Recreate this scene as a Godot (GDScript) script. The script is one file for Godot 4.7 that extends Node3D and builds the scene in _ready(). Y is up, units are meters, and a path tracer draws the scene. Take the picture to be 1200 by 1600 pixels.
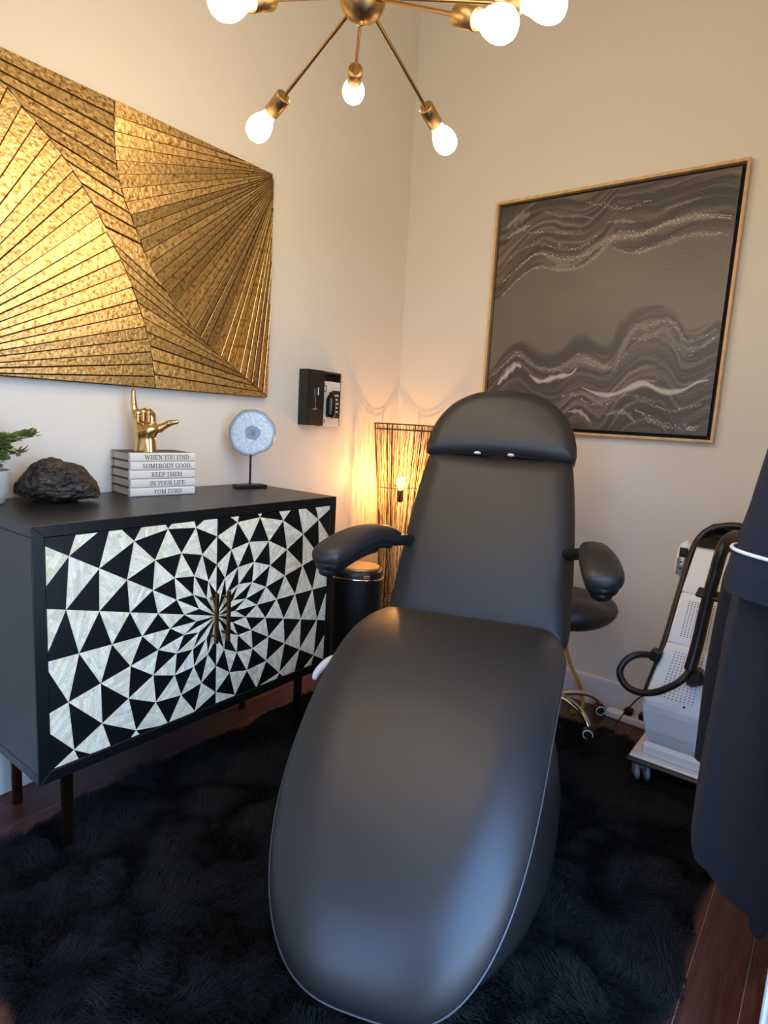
extends Node3D

var M := {}
var taken := {}

# ------------------------------------------------------------------ helpers
func numbered(called: String) -> String:
	var n: int = taken.get(called, 0)
	taken[called] = n + 1
	return called if n == 0 else "%s_%03d" % [called, n]

func tag(o: Node, label: String, category: String, group := "", kind := "") -> void:
	if label: o.set_meta("label", label)
	if category: o.set_meta("category", category)
	if group: o.set_meta("group", group)
	if kind: o.set_meta("kind", kind)

func thing(called: String, label: String, category: String, at := Vector3.ZERO, turn := 0.0, group := "") -> Node3D:
	var o := Node3D.new()
	o.name = numbered(called)
	add_child(o, true)
	o.position = at
	o.rotation.y = turn
	tag(o, label, category, group)
	return o

func setting(called: String) -> Node3D:
	var o := Node3D.new()
	o.name = called
	add_child(o, true)
	o.set_meta("kind", "structure")
	return o

func obj(called: String, mesh: Mesh, material: Material, parent: Node, at := Vector3.ZERO, rot := Vector3.ZERO) -> MeshInstance3D:
	var o := MeshInstance3D.new()
	o.name = called
	o.mesh = mesh
	o.material_override = material
	parent.add_child(o, true)
	o.position = at
	o.rotation = rot
	return o

func mat(c: Color, rough := 0.6, metal := 0.0) -> StandardMaterial3D:
	var m := StandardMaterial3D.new()
	m.albedo_color = c
	m.roughness = rough
	m.metallic = metal
	return m

func noise_tex(freq: float, seed_n: int, ramp: Gradient = null, normal := false, bump := 4.0, size := 512, octaves := 5) -> NoiseTexture2D:
	var n := FastNoiseLite.new()
	n.noise_type = FastNoiseLite.TYPE_SIMPLEX_SMOOTH
	n.seed = seed_n
	n.frequency = freq
	n.fractal_octaves = octaves
	var t := NoiseTexture2D.new()
	t.width = size
	t.height = size
	t.seamless = true
	t.noise = n
	if ramp: t.color_ramp = ramp
	if normal:
		t.as_normal_map = true
		t.bump_strength = bump
	return t

func ramp(stops: Array) -> Gradient:
	var g := Gradient.new()
	var offs := PackedFloat32Array()
	var cols := PackedColorArray()
	for s in stops:
		offs.append(s[0])
		cols.append(s[1])
	g.offsets = offs
	g.colors = cols
	return g

# triangles collected with flat or smooth normals
class Geo:
	var st := SurfaceTool.new()
	func _init() -> void:
		st.begin(Mesh.PRIMITIVE_TRIANGLES)
	func smooth(on: bool) -> void:
		st.set_smooth_group(1 if on else -1)
	func tri(a: Vector3, b: Vector3, c: Vector3) -> void:
		st.add_vertex(a); st.add_vertex(b); st.add_vertex(c)
	func quad(a: Vector3, b: Vector3, c: Vector3, d: Vector3) -> void:
		tri(a, b, c); tri(a, c, d)
	func quv(a: Vector3, b: Vector3, c: Vector3, d: Vector3, ua: Vector2, ub: Vector2, uc: Vector2, ud: Vector2) -> void:
		for p in [[a, ua], [b, ub], [c, uc], [a, ua], [c, uc], [d, ud]]:
			st.set_uv(p[1]); st.add_vertex(p[0])
	# rings of equal length, joined into a skin; closed around each ring
	func loft(rings: Array, cap_a := true, cap_b := true, smoothed := true) -> void:
		smooth(smoothed)
		for i in rings.size() - 1:
			var a: PackedVector3Array = rings[i]
			var b: PackedVector3Array = rings[i + 1]
			var n := a.size()
			for j in n:
				var k := (j + 1) % n
				quad(a[j], a[k], b[k], b[j])
		smooth(false)
		if cap_a: fan(rings[0], true)
		if cap_b: fan(rings[rings.size() - 1], false)
	func fan(r: PackedVector3Array, flip: bool) -> void:
		var c := Vector3.ZERO
		for p in r: c += p
		c /= r.size()
		for j in r.size():
			var k := (j + 1) % r.size()
			if flip: tri(c, r[k], r[j])
			else: tri(c, r[j], r[k])
	func box(c: Vector3, s: Vector3, b := 0.0) -> void:
		smooth(false)
		var h := s / 2.0
		b = minf(b, minf(h.x, minf(h.y, h.z)) * 0.95)
		if b <= 0.0: b = 0.0002
		# chamfered box: 6 faces, 12 edge quads, 8 corner triangles
		for ax in 3:
			for sg in [-1.0, 1.0]:
				var u := (ax + 1) % 3
				var v := (ax + 2) % 3
				var q := []
				for e in [[-1, -1], [1, -1], [1, 1], [-1, 1]]:
					var p := Vector3.ZERO
					p[ax] = sg * h[ax]
					p[u] = e[0] * (h[u] - b)
					p[v] = e[1] * (h[v] - b)
					q.append(c + p)
				if sg > 0: quad(q[0], q[3], q[2], q[1])
				else: quad(q[0], q[1], q[2], q[3])
		for ax in 3:
			var u := (ax + 1) % 3
			var v := (ax + 2) % 3
			for su in [-1.0, 1.0]:
				for sv in [-1.0, 1.0]:
					var p1 := Vector3.ZERO; var p2 := Vector3.ZERO
					p1[u] = su * h[u]; p1[v] = sv * (h[v] - b)
					p2[u] = su * (h[u] - b); p2[v] = sv * h[v]
					var lo := Vector3.ZERO; var hi := Vector3.ZERO
					lo[ax] = -(h[ax] - b); hi[ax] = h[ax] - b
					if su * sv > 0: quad(c + p1 + lo, c + p1 + hi, c + p2 + hi, c + p2 + lo)
					else: quad(c + p2 + lo, c + p2 + hi, c + p1 + hi, c + p1 + lo)
		for sx in [-1.0, 1.0]:
			for sy in [-1.0, 1.0]:
				for sz in [-1.0, 1.0]:
					var a := c + Vector3(sx * h.x, sy * (h.y - b), sz * (h.z - b))
					var d := c + Vector3(sx * (h.x - b), sy * h.y, sz * (h.z - b))
					var e := c + Vector3(sx * (h.x - b), sy * (h.y - b), sz * h.z)
					if sx * sy * sz > 0: tri(a, e, d)
					else: tri(a, d, e)
	# tube along points; radius a number or an array; flat squashes one axis
	func tube(pts: Array, radius, segs := 10, closed := false, up := Vector3.UP, squash := 1.0, caps := true) -> void:
		var rings := []
		var n := pts.size()
		for i in n:
			var d: Vector3
			if closed: d = (pts[(i + 1) % n] - pts[(i - 1 + n) % n]).normalized()
			elif i == 0: d = (pts[1] - pts[0]).normalized()
			elif i == n - 1: d = (pts[n - 1] - pts[n - 2]).normalized()
			else: d = (pts[i + 1] - pts[i - 1]).normalized()
			var s := d.cross(up)
			if s.length() < 0.05: s = d.cross(Vector3(0.3, 0.1, 1))
			s = s.normalized()
			var w := s.cross(d).normalized()
			var r: float = radius[i] if radius is Array else radius
			var ring := PackedVector3Array()
			for j in segs:
				var a := TAU * j / segs
				ring.append(pts[i] + s * cos(a) * r + w * sin(a) * r * squash)
			rings.append(ring)
		if closed: rings.append(rings[0])
		loft(rings, caps and not closed, caps and not closed)
	# profile of (radius, y) turned about the y axis at c
	func lathe(profile: Array, segs := 24, c := Vector3.ZERO, smoothed := true) -> void:
		var rings := []
		for p in profile:
			var ring := PackedVector3Array()
			for j in segs:
				var a := -TAU * j / segs
				ring.append(c + Vector3(cos(a) * p[0], p[1], sin(a) * p[0]))
			rings.append(ring)
		loft(rings, true, true, smoothed)
	# a flat polygon (x, y) at height z0, with sides up to z1 and a chamfer there
	func done(flat := false) -> ArrayMesh:
		st.generate_normals()
		return st.commit()

func capsule_ring(c: Vector3, ax: Vector3, ay: Vector3, rx: float, ry: float, n := 20, power := 2.0) -> PackedVector3Array:
	var r := PackedVector3Array()
	for j in n:
		var a := TAU * j / n
		var cx := signf(cos(a)) * pow(absf(cos(a)), 2.0 / power)
		var cy := signf(sin(a)) * pow(absf(sin(a)), 2.0 / power)
		r.append(c + ax * cx * rx + ay * cy * ry)
	return r

func spline(pts: Array, per := 8, closed := false) -> Array:
	var out := []
	var n := pts.size()
	var last := n if closed else n - 1
	for i in last:
		var p0 = pts[(i - 1 + n) % n] if closed or i > 0 else pts[0]
		var p1 = pts[i]
		var p2 = pts[(i + 1) % n]
		var p3 = pts[(i + 2) % n] if closed or i + 2 < n else pts[n - 1]
		for k in per:
			out.append(p1.cubic_interpolate(p2, p0, p3, float(k) / per))
	if not closed: out.append(pts[n - 1])
	return out

func box_mesh(s: Vector3, b := 0.003, c := Vector3.ZERO) -> ArrayMesh:
	var g := Geo.new()
	g.box(c, s, b)
	return g.done()

func tube_mesh(pts: Array, r, segs := 10, closed := false) -> ArrayMesh:
	var g := Geo.new()
	g.tube(pts, r, segs, closed)
	return g.done()

func lathe_mesh(profile: Array, segs := 24, smoothed := true) -> ArrayMesh:
	var g := Geo.new()
	g.lathe(profile, segs, Vector3.ZERO, smoothed)
	return g.done()

# an extruded polygon: points p (2D) mapped by origin + u*x + v*y, front at depth d along w, bevel b
func slab_mesh(poly: PackedVector2Array, o: Vector3, u: Vector3, v: Vector3, w: Vector3, d0: float, d1: float, b := 0.0, uvs := Transform2D(), tilt := Vector3.ZERO) -> ArrayMesh:
	var st := SurfaceTool.new()
	st.begin(Mesh.PRIMITIVE_TRIANGLES)
	st.set_smooth_group(-1)
	if Geometry2D.is_polygon_clockwise(poly): poly.reverse()
	var inner := poly
	if b > 0.0:
		var shr := Geometry2D.offset_polygon(poly, -b, Geometry2D.JOIN_MITER)
		if shr.size() == 1 and shr[0].size() == poly.size():
			# match starting corner
			var best := 0
			for i in shr[0].size():
				if shr[0][i].distance_squared_to(poly[0]) < shr[0][best].distance_squared_to(poly[0]): best = i
			inner = PackedVector2Array()
			for i in poly.size(): inner.append(shr[0][(best + i) % poly.size()])
			if Geometry2D.is_polygon_clockwise(inner): inner = poly
		else:
			b = 0.0
	var facing := u.cross(v).dot(w) > 0
	var put := func(a: Vector2, d: float) -> Vector3:
		return o + u * a.x + v * a.y + w * (d + tilt.x * a.x + tilt.y * a.y + tilt.z)
	var tris := Geometry2D.triangulate_polygon(inner)
	for i in range(0, tris.size(), 3):
		var t := [inner[tris[i]], inner[tris[i + 1]], inner[tris[i + 2]]]
		var cw: bool = (t[1] - t[0]).cross(t[2] - t[0]) < 0
		if cw != facing: t.reverse()
		for q in t:
			st.set_uv(uvs * q)
			st.add_vertex(put.call(q, d1))
	for i in poly.size():
		var k := (i + 1) % poly.size()
		var A: Vector3 = o + u * poly[i].x + v * poly[i].y + w * d0
		var B: Vector3 = o + u * poly[k].x + v * poly[k].y + w * d0
		var a1: Vector3 = put.call(poly[i], d1 - b)
		var b1: Vector3 = put.call(poly[k], d1 - b)
		var a2: Vector3 = put.call(inner[i], d1)
		var b2: Vector3 = put.call(inner[k], d1)
		var qs := [[A, B, b1, a1]]
		if b > 0.0: qs.append([a1, b1, b2, a2])
		for q in qs:
			var s := [q[0], q[1], q[2], q[0], q[2], q[3]]
			if facing: s.reverse()
			for p in s:
				st.set_uv(uvs * poly[i])
				st.add_vertex(p)
	st.generate_normals()
	return st.commit()

func rect(x0: float, y0: float, x1: float, y1: float) -> PackedVector2Array:
	return PackedVector2Array([Vector2(x0, y0), Vector2(x1, y0), Vector2(x1, y1), Vector2(x0, y1)])

# ------------------------------------------------------------------ the scene
func _ready() -> void:
	seed(7)
	var cam := Camera3D.new()
	cam.name = "camera"
	cam.fov = 79.59
	cam.near = 0.02
	cam.position = Vector3(1.938, 1.2, 2.659)
	cam.rotation = Vector3(deg_to_rad(-8.612), deg_to_rad(36.807), deg_to_rad(3.237))
	add_child(cam)
	cam.current = true

	var env := Environment.new()
	env.background_mode = Environment.BG_SKY
	var sky := ProceduralSkyMaterial.new()
	sky.sky_top_color = Color(0.54, 0.73, 1.0)
	sky.sky_horizon_color = Color(0.74, 0.87, 1.0)
	sky.ground_horizon_color = Color(0.62, 0.66, 0.70)
	sky.ground_bottom_color = Color(0.48, 0.50, 0.52)
	sky.sky_energy_multiplier = 1.0
	env.sky = Sky.new()
	env.sky.sky_material = sky
	env.background_energy_multiplier = 9.6
	env.tonemap_mode = Environment.TONE_MAPPER_LINEAR
	env.tonemap_exposure = 1.1
	env.sdfgi_enabled = true
	env.ssao_enabled = true
	env.ssil_enabled = true
	var we := WorldEnvironment.new()
	we.name = "surroundings"
	we.environment = env
	add_child(we)

	materials()
	room()
	floor_planks()
	rug()
	sideboard()
	gold_panel()
	painting()
	chair()
	chandelier()
	corner_lamp()
	machine()
	robe()
	stool()
	bin()
	books()
	hand()
	agate()
	rock()
	plant()
	wall_holder()
	cords()

const BULB_ENERGY := 0.086
const LAMP_ENERGY := 0.22

func materials() -> void:
	var m: StandardMaterial3D
	m = mat(Color(0.875, 0.85, 0.80), 0.55)
	m.normal_enabled = true
	m.normal_texture = noise_tex(0.02, 3, null, true, 1.2)
	m.normal_scale = 0.12
	m.uv1_triplanar = true
	m.uv1_world_triplanar = true
	m.uv1_scale = Vector3(3, 3, 3)
	M.wall = m
	M.ceiling = mat(Color(0.88, 0.87, 0.85), 0.8)
	M.white_paint = mat(Color(0.88, 0.88, 0.87), 0.35)
	# vinyl
	m = mat(Color(0.155, 0.15, 0.148), 0.43)
	m.normal_enabled = true
	m.normal_texture = noise_tex(0.09, 11, null, true, 3.0, 512, 3)
	m.normal_scale = 0.10
	m.uv1_triplanar = true
	m.uv1_world_triplanar = true
	m.uv1_scale = Vector3(9, 9, 9)
	M.vinyl = m
	M.piping = mat(Color(0.30, 0.30, 0.31), 0.3)
	M.black_plastic = mat(Color(0.075, 0.075, 0.08), 0.4)
	M.black_gloss = mat(Color(0.06, 0.06, 0.065), 0.18)
	M.white_plastic = mat(Color(0.92, 0.92, 0.92), 0.35)
	M.gray_plastic = mat(Color(0.50, 0.52, 0.54), 0.4)
	M.chrome = mat(Color(0.88, 0.87, 0.86), 0.12, 1.0)
	# brushed brass
	m = mat(Color(0.70, 0.56, 0.37), 0.3, 1.0)
	M.brass = m
	M.hand_gold = mat(Color(0.86, 0.71, 0.47), 0.2, 1.0)
	M.bronze = mat(Color(0.45, 0.35, 0.24), 0.38, 1.0)
	# lacquered sideboard
	m = mat(Color(0.10, 0.096, 0.092), 0.36)
	m.roughness_texture = noise_tex(0.012, 21, ramp([[0.0, Color(0.92, 0.92, 0.92)], [1.0, Color(1, 1, 1)]]))
	m.uv1_triplanar = true
	m.uv1_world_triplanar = true
	M.lacquer = m
	M.resin = mat(Color(0.05, 0.05, 0.052), 0.33)
	M.gold = []
	for i in 3:
		m = mat(Color(1, 1, 1), 0.5, 1.0)
		var k := [1.0, 0.93, 0.86][i] as float
		m.albedo_texture = noise_tex(0.035, 31 + i, ramp([[0.0, Color(0.42, 0.29, 0.12) * k], [0.22, Color(0.66, 0.50, 0.25) * k], [0.36, Color(0.84, 0.70, 0.46) * k], [0.7, Color(0.90, 0.77, 0.54) * k], [1.0, Color(0.94, 0.84, 0.63) * k]]), false, 4.0, 512, 6)
		m.normal_enabled = true
		m.normal_texture = noise_tex(0.03, 41 + i, null, true, 6.0, 512, 5)
		m.normal_scale = 0.4
		m.roughness_texture = noise_tex(0.03, 51 + i, ramp([[0.0, Color(1, 1, 1)], [0.5, Color(0.85, 0.85, 0.85)], [1.0, Color(0.7, 0.7, 0.7)]]))
		m.uv1_triplanar = true
		m.uv1_world_triplanar = true
		m.uv1_scale = Vector3(2.7 + i * 0.4, 2.7 + i * 0.4, 2.7 + i * 0.4)
		M.gold.append(m)
	M.gold_groove = mat(Color(0.20, 0.12, 0.05), 0.6, 0.3)
	M.oak = mat(Color(0.88, 0.73, 0.52), 0.4)
	M.oak.albedo_texture = noise_tex(0.01, 61, ramp([[0.0, Color(0.85, 0.85, 0.85)], [1.0, Color(1, 1, 1)]]))
	M.oak.uv1_triplanar = true
	M.oak.uv1_scale = Vector3(4, 4, 4)
	M.black_matte = mat(Color(0.04, 0.04, 0.04), 0.8)
	M.paper = mat(Color(0.86, 0.83, 0.78), 0.8)
	M.pages = mat(Color(0.80, 0.74, 0.66), 0.9)
	M.ink = mat(Color(0.22, 0.20, 0.19), 0.7)
	M.dark_cover = mat(Color(0.18, 0.14, 0.12), 0.5)
	# navy cloth
	m = mat(Color(0.115, 0.12, 0.16), 0.95)
	m.normal_enabled = true
	m.normal_texture = noise_tex(0.12, 71, null, true, 4.0, 512, 3)
	m.normal_scale = 0.3
	m.uv1_triplanar = true
	m.uv1_world_triplanar = true
	m.uv1_scale = Vector3(8, 8, 8)
	m.rim_enabled = true
	m.rim = 0.25
	M.navy = m
	M.bone = []
	for i in 3:
		m = mat(Color(1, 1, 1), 0.38)
		m.albedo_texture = bone_texture(91 + i)
		M.bone.append(m)
	M.wood = []
	for i in 4:
		m = mat([Color(0.41, 0.25, 0.225), Color(0.38, 0.228, 0.208), Color(0.43, 0.265, 0.235), Color(0.36, 0.215, 0.20)][i], 0.36)
		m.albedo_texture = wood_texture(101 + i)
		M.wood.append(m)
	M.seam = mat(Color(0.60, 0.50, 0.45), 0.8)
	M.straw = mat(Color(0.44, 0.31, 0.17), 0.8)
	M.string_light = mat(Color(0.72, 0.56, 0.36), 0.8)

func bone_texture(n: int) -> ImageTexture:
	var rng := RandomNumberGenerator.new()
	rng.seed = n
	var fn := FastNoiseLite.new()
	fn.seed = n
	fn.frequency = 0.02
	var im := Image.create(256, 256, false, Image.FORMAT_RGB8)
	var rows := 16
	var tone := []
	for r in rows:
		var row := []
		var x := -rng.randf() * 90.0
		while x < 256.0:
			var w := rng.randf_range(50.0, 110.0)
			row.append([x, x + w, rng.randf_range(-0.07, 0.05), rng.randf_range(-0.03, 0.03)])
			x += w
		tone.append(row)
	for y in 256:
		var r := y * rows / 256
		for x in 256:
			var t := 0.0
			var warm := 0.0
			var edge := 0.0
			for s in tone[r]:
				if x >= s[0] and x < s[1]:
					t = s[2]
					warm = s[3]
					if x - s[0] < 1.2: edge = 0.10
			if y % (256 / rows) == 0: edge = maxf(edge, 0.06)
			var g := fn.get_noise_2d(x * 0.5, y * 6.0) * 0.06 + fn.get_noise_2d(x * 3.0 + 500.0, y * 3.0) * 0.05
			var streak := fn.get_noise_2d(x * 0.4 + 900.0, y * 4.0)
			if streak > 0.42: g -= (streak - 0.42) * 0.7
			var v := 0.895 + t + g - edge
			im.set_pixel(x, y, Color(v + warm * 0.4 + 0.02, v - 0.025, v - 0.145 - warm))
	return ImageTexture.create_from_image(im)

func wood_texture(n: int) -> ImageTexture:
	var fn := FastNoiseLite.new()
	fn.seed = n
	fn.frequency = 0.01
	fn.fractal_octaves = 4
	var im := Image.create(128, 1024, false, Image.FORMAT_RGB8)
	for y in 1024:
		for x in 128:
			var a := fn.get_noise_2d(x * 14.0, y * 0.35) * 0.22 + fn.get_noise_2d(x * 3.0 + 300.0, y * 0.15) * 0.18 + fn.get_noise_2d(x * 40.0, y * 2.0 + 700.0) * 0.10
			var v := clampf(0.86 + a, 0.45, 1.0)
			im.set_pixel(x, y, Color(v, v * 0.99, v * 0.97))
	return ImageTexture.create_from_image(im)

# ------------------------------------------------------------------ room
const XR := 2.0      # inner face of the right wall
const ZF := 3.45     # inner face of the front wall
const HC := 3.6     # ceiling height

func slab_box(parent: Node, called: String, lo: Vector3, hi: Vector3, material: Material, b := 0.0) -> MeshInstance3D:
	return obj(called, box_mesh(hi - lo, b), material, parent, (lo + hi) / 2.0)

func room() -> void:
	var w := setting("wall_left")
	slab_box(w, "plaster", Vector3(-0.15, -0.05, -0.15), Vector3(0, HC + 0.1, ZF + 0.15), M.wall)
	w = setting("wall_back")
	slab_box(w, "plaster", Vector3(0, -0.05, -0.15), Vector3(XR + 0.15, HC + 0.1, 0), M.wall)
	w = setting("ceiling")
	slab_box(w, "plaster", Vector3(0, HC, 0), Vector3(XR, HC + 0.12, ZF), M.ceiling)
	# right wall with a doorway between z 1.52 and 2.30
	w = setting("wall_right")
	slab_box(w, "plaster", Vector3(XR, -0.05, 0), Vector3(XR + 0.15, HC + 0.1, 1.52), M.wall)
	slab_box(w, "plaster", Vector3(XR, -0.05, 2.30), Vector3(XR + 0.15, HC + 0.1, ZF + 0.15), M.wall)
	slab_box(w, "plaster", Vector3(XR, 2.08, 1.52), Vector3(XR + 0.15, HC + 0.1, 2.30), M.wall)
	# front wall behind the camera, with a glazed opening
	w = setting("wall_front")
	slab_box(w, "plaster", Vector3(0, -0.05, ZF), Vector3(1.20, HC + 0.1, ZF + 0.15), M.wall)
	slab_box(w, "plaster", Vector3(1.92, -0.05, ZF), Vector3(XR, HC + 0.1, ZF + 0.15), M.wall)
	slab_box(w, "plaster", Vector3(1.20, -0.05, ZF), Vector3(1.92, 0.20, ZF + 0.15), M.wall)
	slab_box(w, "plaster", Vector3(1.20, 2.35, ZF), Vector3(1.92, HC + 0.1, ZF + 0.15), M.wall)
	# window frame with panes
	w = setting("window_1")
	for x in [1.225, 1.895]:
		slab_box(w, "window_frame", Vector3(x - 0.025, 0.20, ZF + 0.03), Vector3(x + 0.025, 2.35, ZF + 0.08), M.white_paint, 0.004)
	for y in [0.225, 2.325]:
		slab_box(w, "window_rail", Vector3(1.25, y - 0.025, ZF + 0.035), Vector3(1.87, y + 0.025, ZF + 0.075), M.white_paint, 0.004)
	var glass := mat(Color(1, 1, 1, 0.06), 0.02)
	glass.transparency = BaseMaterial3D.TRANSPARENCY_ALPHA
	for x in [1.56]:
		slab_box(w, "pane", Vector3(x - 0.31, 0.25, ZF + 0.05), Vector3(x + 0.31, 2.3, ZF + 0.056), glass)
	# door leaf folded back against the right wall
	var d := setting("door_1")
	slab_box(d, "door_leaf", Vector3(1.943, 0.012, 0.68), Vector3(1.983, 2.04, 1.50), M.white_paint, 0.003)
	for y in [0.25, 1.05, 1.82]:
		slab_box(d, "hinge", Vector3(1.955, y - 0.045, 1.5), Vector3(1.99, y + 0.045, 1.508), M.chrome, 0.001)
	d = setting("trim_1")
	slab_box(d, "casing", Vector3(XR - 0.012, 0, 1.51), Vector3(XR, 2.13, 1.53), M.white_paint, 0.003)
	slab_box(d, "casing", Vector3(XR - 0.015, 0, 2.28), Vector3(XR, 2.13, 2.37), M.white_paint, 0.003)
	# baseboards: a tall board with a moulded cap
	var bh := 0.125
	var b := setting("baseboard_back")
	var g := Geo.new()
	g.box(Vector3(XR / 2.0, bh / 2.0, 0.008), Vector3(XR, bh, 0.016), 0.003)
	obj("board", g.done(), M.white_paint, b)
	obj("cap", tube_mesh([Vector3(0.0, bh, 0.007), Vector3(XR, bh, 0.007)], 0.0075, 8), M.white_paint, b)
	b = setting("baseboard_left")
	g = Geo.new()
	g.box(Vector3(0.008, bh / 2.0, ZF / 2.0 + 0.01), Vector3(0.016, bh, ZF - 0.02), 0.003)
	obj("board", g.done(), M.white_paint, b)
	obj("cap", tube_mesh([Vector3(0.007, bh, 0.02), Vector3(0.007, bh, ZF)], 0.0075, 8), M.white_paint, b)
	b = setting("baseboard_right")
	slab_box(b, "board", Vector3(XR - 0.015, 0, 0.016), Vector3(XR, bh, 1.5), M.white_paint, 0.003)

func floor_planks() -> void:
	var f := setting("floor")
	slab_box(f, "subfloor", Vector3(-0.15, -0.12, -0.15), Vector3(3.2, -0.0016, ZF + 0.15), M.seam)
	var rng := RandomNumberGenerator.new()
	rng.seed = 5
	var wide := 0.108
	var x := 1.9085 - wide * 18
	var meshes := {}
	while x < XR + 0.12:
		var z := -0.4 - rng.randf() * 0.5
		while z < ZF:
			var len := rng.randf_range(0.9, 1.5)
			var z0 := maxf(z, 0.0)
			var z1 := minf(z + len, ZF)
			var x0 := maxf(x, 0.0)
			var x1 := x + wide
			if z1 - z0 > 0.06 and x1 - x0 > 0.02:
				var g := Geo.new()
				var gap := 0.0011
				var o := Vector2(rng.randf(), rng.randf())
				# top with UVs, chamfered sides
				var a := Vector3(x0 + gap, 0, z0 + gap)
				var c := Vector3(x1 - gap, 0, z1 - gap)
				var e := 0.0012
				var T := [Vector3(a.x + e, 0, a.z + e), Vector3(c.x - e, 0, a.z + e), Vector3(c.x - e, 0, c.z - e), Vector3(a.x + e, 0, c.z - e)]
				var S := [Vector3(a.x, -e, a.z), Vector3(c.x, -e, a.z), Vector3(c.x, -e, c.z), Vector3(a.x, -e, c.z)]
				var uv := []
				for p in T: uv.append(o + Vector2(p.x / 0.12, p.z / 1.3))
				g.smooth(false)
				g.quv(T[0], T[1], T[2], T[3], uv[0], uv[1], uv[2], uv[3])
				for i in 4:
					var k := (i + 1) % 4
					g.quv(S[i], S[k], T[k], T[i], uv[i], uv[k], uv[k], uv[i])
					var dn := Vector3(0, -0.011, 0)
					g.quv(S[i] + dn, S[k] + dn, S[k], S[i], uv[i], uv[k], uv[k], uv[i])
				g.st.generate_normals()
				obj("plank", g.st.commit(), M.wood[rng.randi() % 4], f)
			z += len
		x += wide

# ------------------------------------------------------------------ fur rug
func rug_edge(a: float) -> Vector2:
	# outline of the rug on the floor (x, z), wavy
	var hx := 0.775
	var hz := 0.985
	var c := cos(a)
	var s := sin(a)
	var k := 1.0 / pow(pow(absf(c) / hx, 7.0) + pow(absf(s) / hz, 7.0), 1.0 / 7.0)
	var wob := 1.0 + 0.012 * sin(a * 9.0 + 1.0) + 0.009 * sin(a * 23.0)
	return Vector2(1.005 + c * k * wob, 1.255 + s * k * wob)

func rug() -> void:
	var t := thing("fur_rug", "shaggy black faux fur rug under the treatment chair", "rug")
	var ring := PackedVector3Array()
	var top := PackedVector3Array()
	for i in 120:
		var p := rug_edge(TAU * i / 120.0)
		ring.append(Vector3(p.x, 0.0005, p.y))
		top.append(Vector3(p.x, 0.004, p.y))
	var g := Geo.new()
	g.loft([ring, top], true, true, false)
	obj("backing", g.done(), mat(Color(0.05, 0.05, 0.055), 0.95), t)
	# a tuft: a handful of curved tapering hairs leaning the same way
	var rng := RandomNumberGenerator.new()
	rng.seed = 17
	var st := SurfaceTool.new()
	st.begin(Mesh.PRIMITIVE_TRIANGLES)
	for h in 9:
		var a := rng.randf() * TAU
		var r := rng.randf() * 0.011
		var b := Vector3(cos(a) * r, 0, sin(a) * r)
		var lean := rng.randf_range(0.55, 1.3)
		var side := rng.randf_range(-0.5, 0.5)
		var l := rng.randf_range(0.034, 0.052)
		var w := 0.0011
		var pts := [b]
		var d := Vector3(0, 1, 0)
		for k in 3:
			var q := (k + 1) / 3.0
			d = Vector3(lean * q, 1.0 - 0.55 * q, side * q).normalized()
			pts.append(pts[k] + d * l / 3.0)
		var sd := Vector3(sin(a), 0, cos(a)) * w
		for k in 3:
			var f0 := 1.0 - k / 3.0 * 0.7
			var f1 := 0.0 if k == 2 else 1.0 - (k + 1) / 3.0 * 0.7
			st.add_vertex(pts[k] - sd * f0); st.add_vertex(pts[k] + sd * f0); st.add_vertex(pts[k + 1] + sd * f1)
			if k < 2:
				st.add_vertex(pts[k] - sd * f0); st.add_vertex(pts[k + 1] + sd * f1); st.add_vertex(pts[k + 1] - sd * f1)
	st.generate_normals()
	var fn := FastNoiseLite.new()
	fn.seed = 9
	fn.frequency = 3.2
	fn.fractal_octaves = 3
	var xf := []
	var tries := 62000
	for i in tries:
		var a := rng.randf() * TAU
		var p := Vector2(rng.randf_range(0.18, 1.83), rng.randf_range(0.22, 2.3))
		var d := p - Vector2(1.005, 1.255)
		var e := rug_edge(d.angle()) - Vector2(1.005, 1.255)
		if d.length() > e.length() + 0.004: continue
		var turn := fn.get_noise_2d(p.x, p.y) * 5.5 + rng.randf_range(-0.5, 0.5)
		var grow := 0.85 + 0.35 * fn.get_noise_2d(p.x * 2.0 + 40.0, p.y * 2.0) + rng.randf_range(-0.12, 0.12)
		var bs := Basis(Vector3.UP, turn).scaled(Vector3(grow, grow, grow))
		xf.append(Transform3D(bs, Vector3(p.x, 0.0035, p.y)))
	var mm := MultiMesh.new()
	mm.transform_format = MultiMesh.TRANSFORM_3D
	mm.mesh = st.commit()
	mm.instance_count = xf.size()
	for i in xf.size(): mm.set_instance_transform(i, xf[i])
	var mi := MultiMeshInstance3D.new()
	mi.name = "pile"
	mi.multimesh = mm
	var fur := mat(Color(0.047, 0.047, 0.048), 0.8)
	fur.cull_mode = BaseMaterial3D.CULL_DISABLED
	mi.material_override = fur
	mi.set_meta("kind", "stuff")
	t.add_child(mi)

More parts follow.
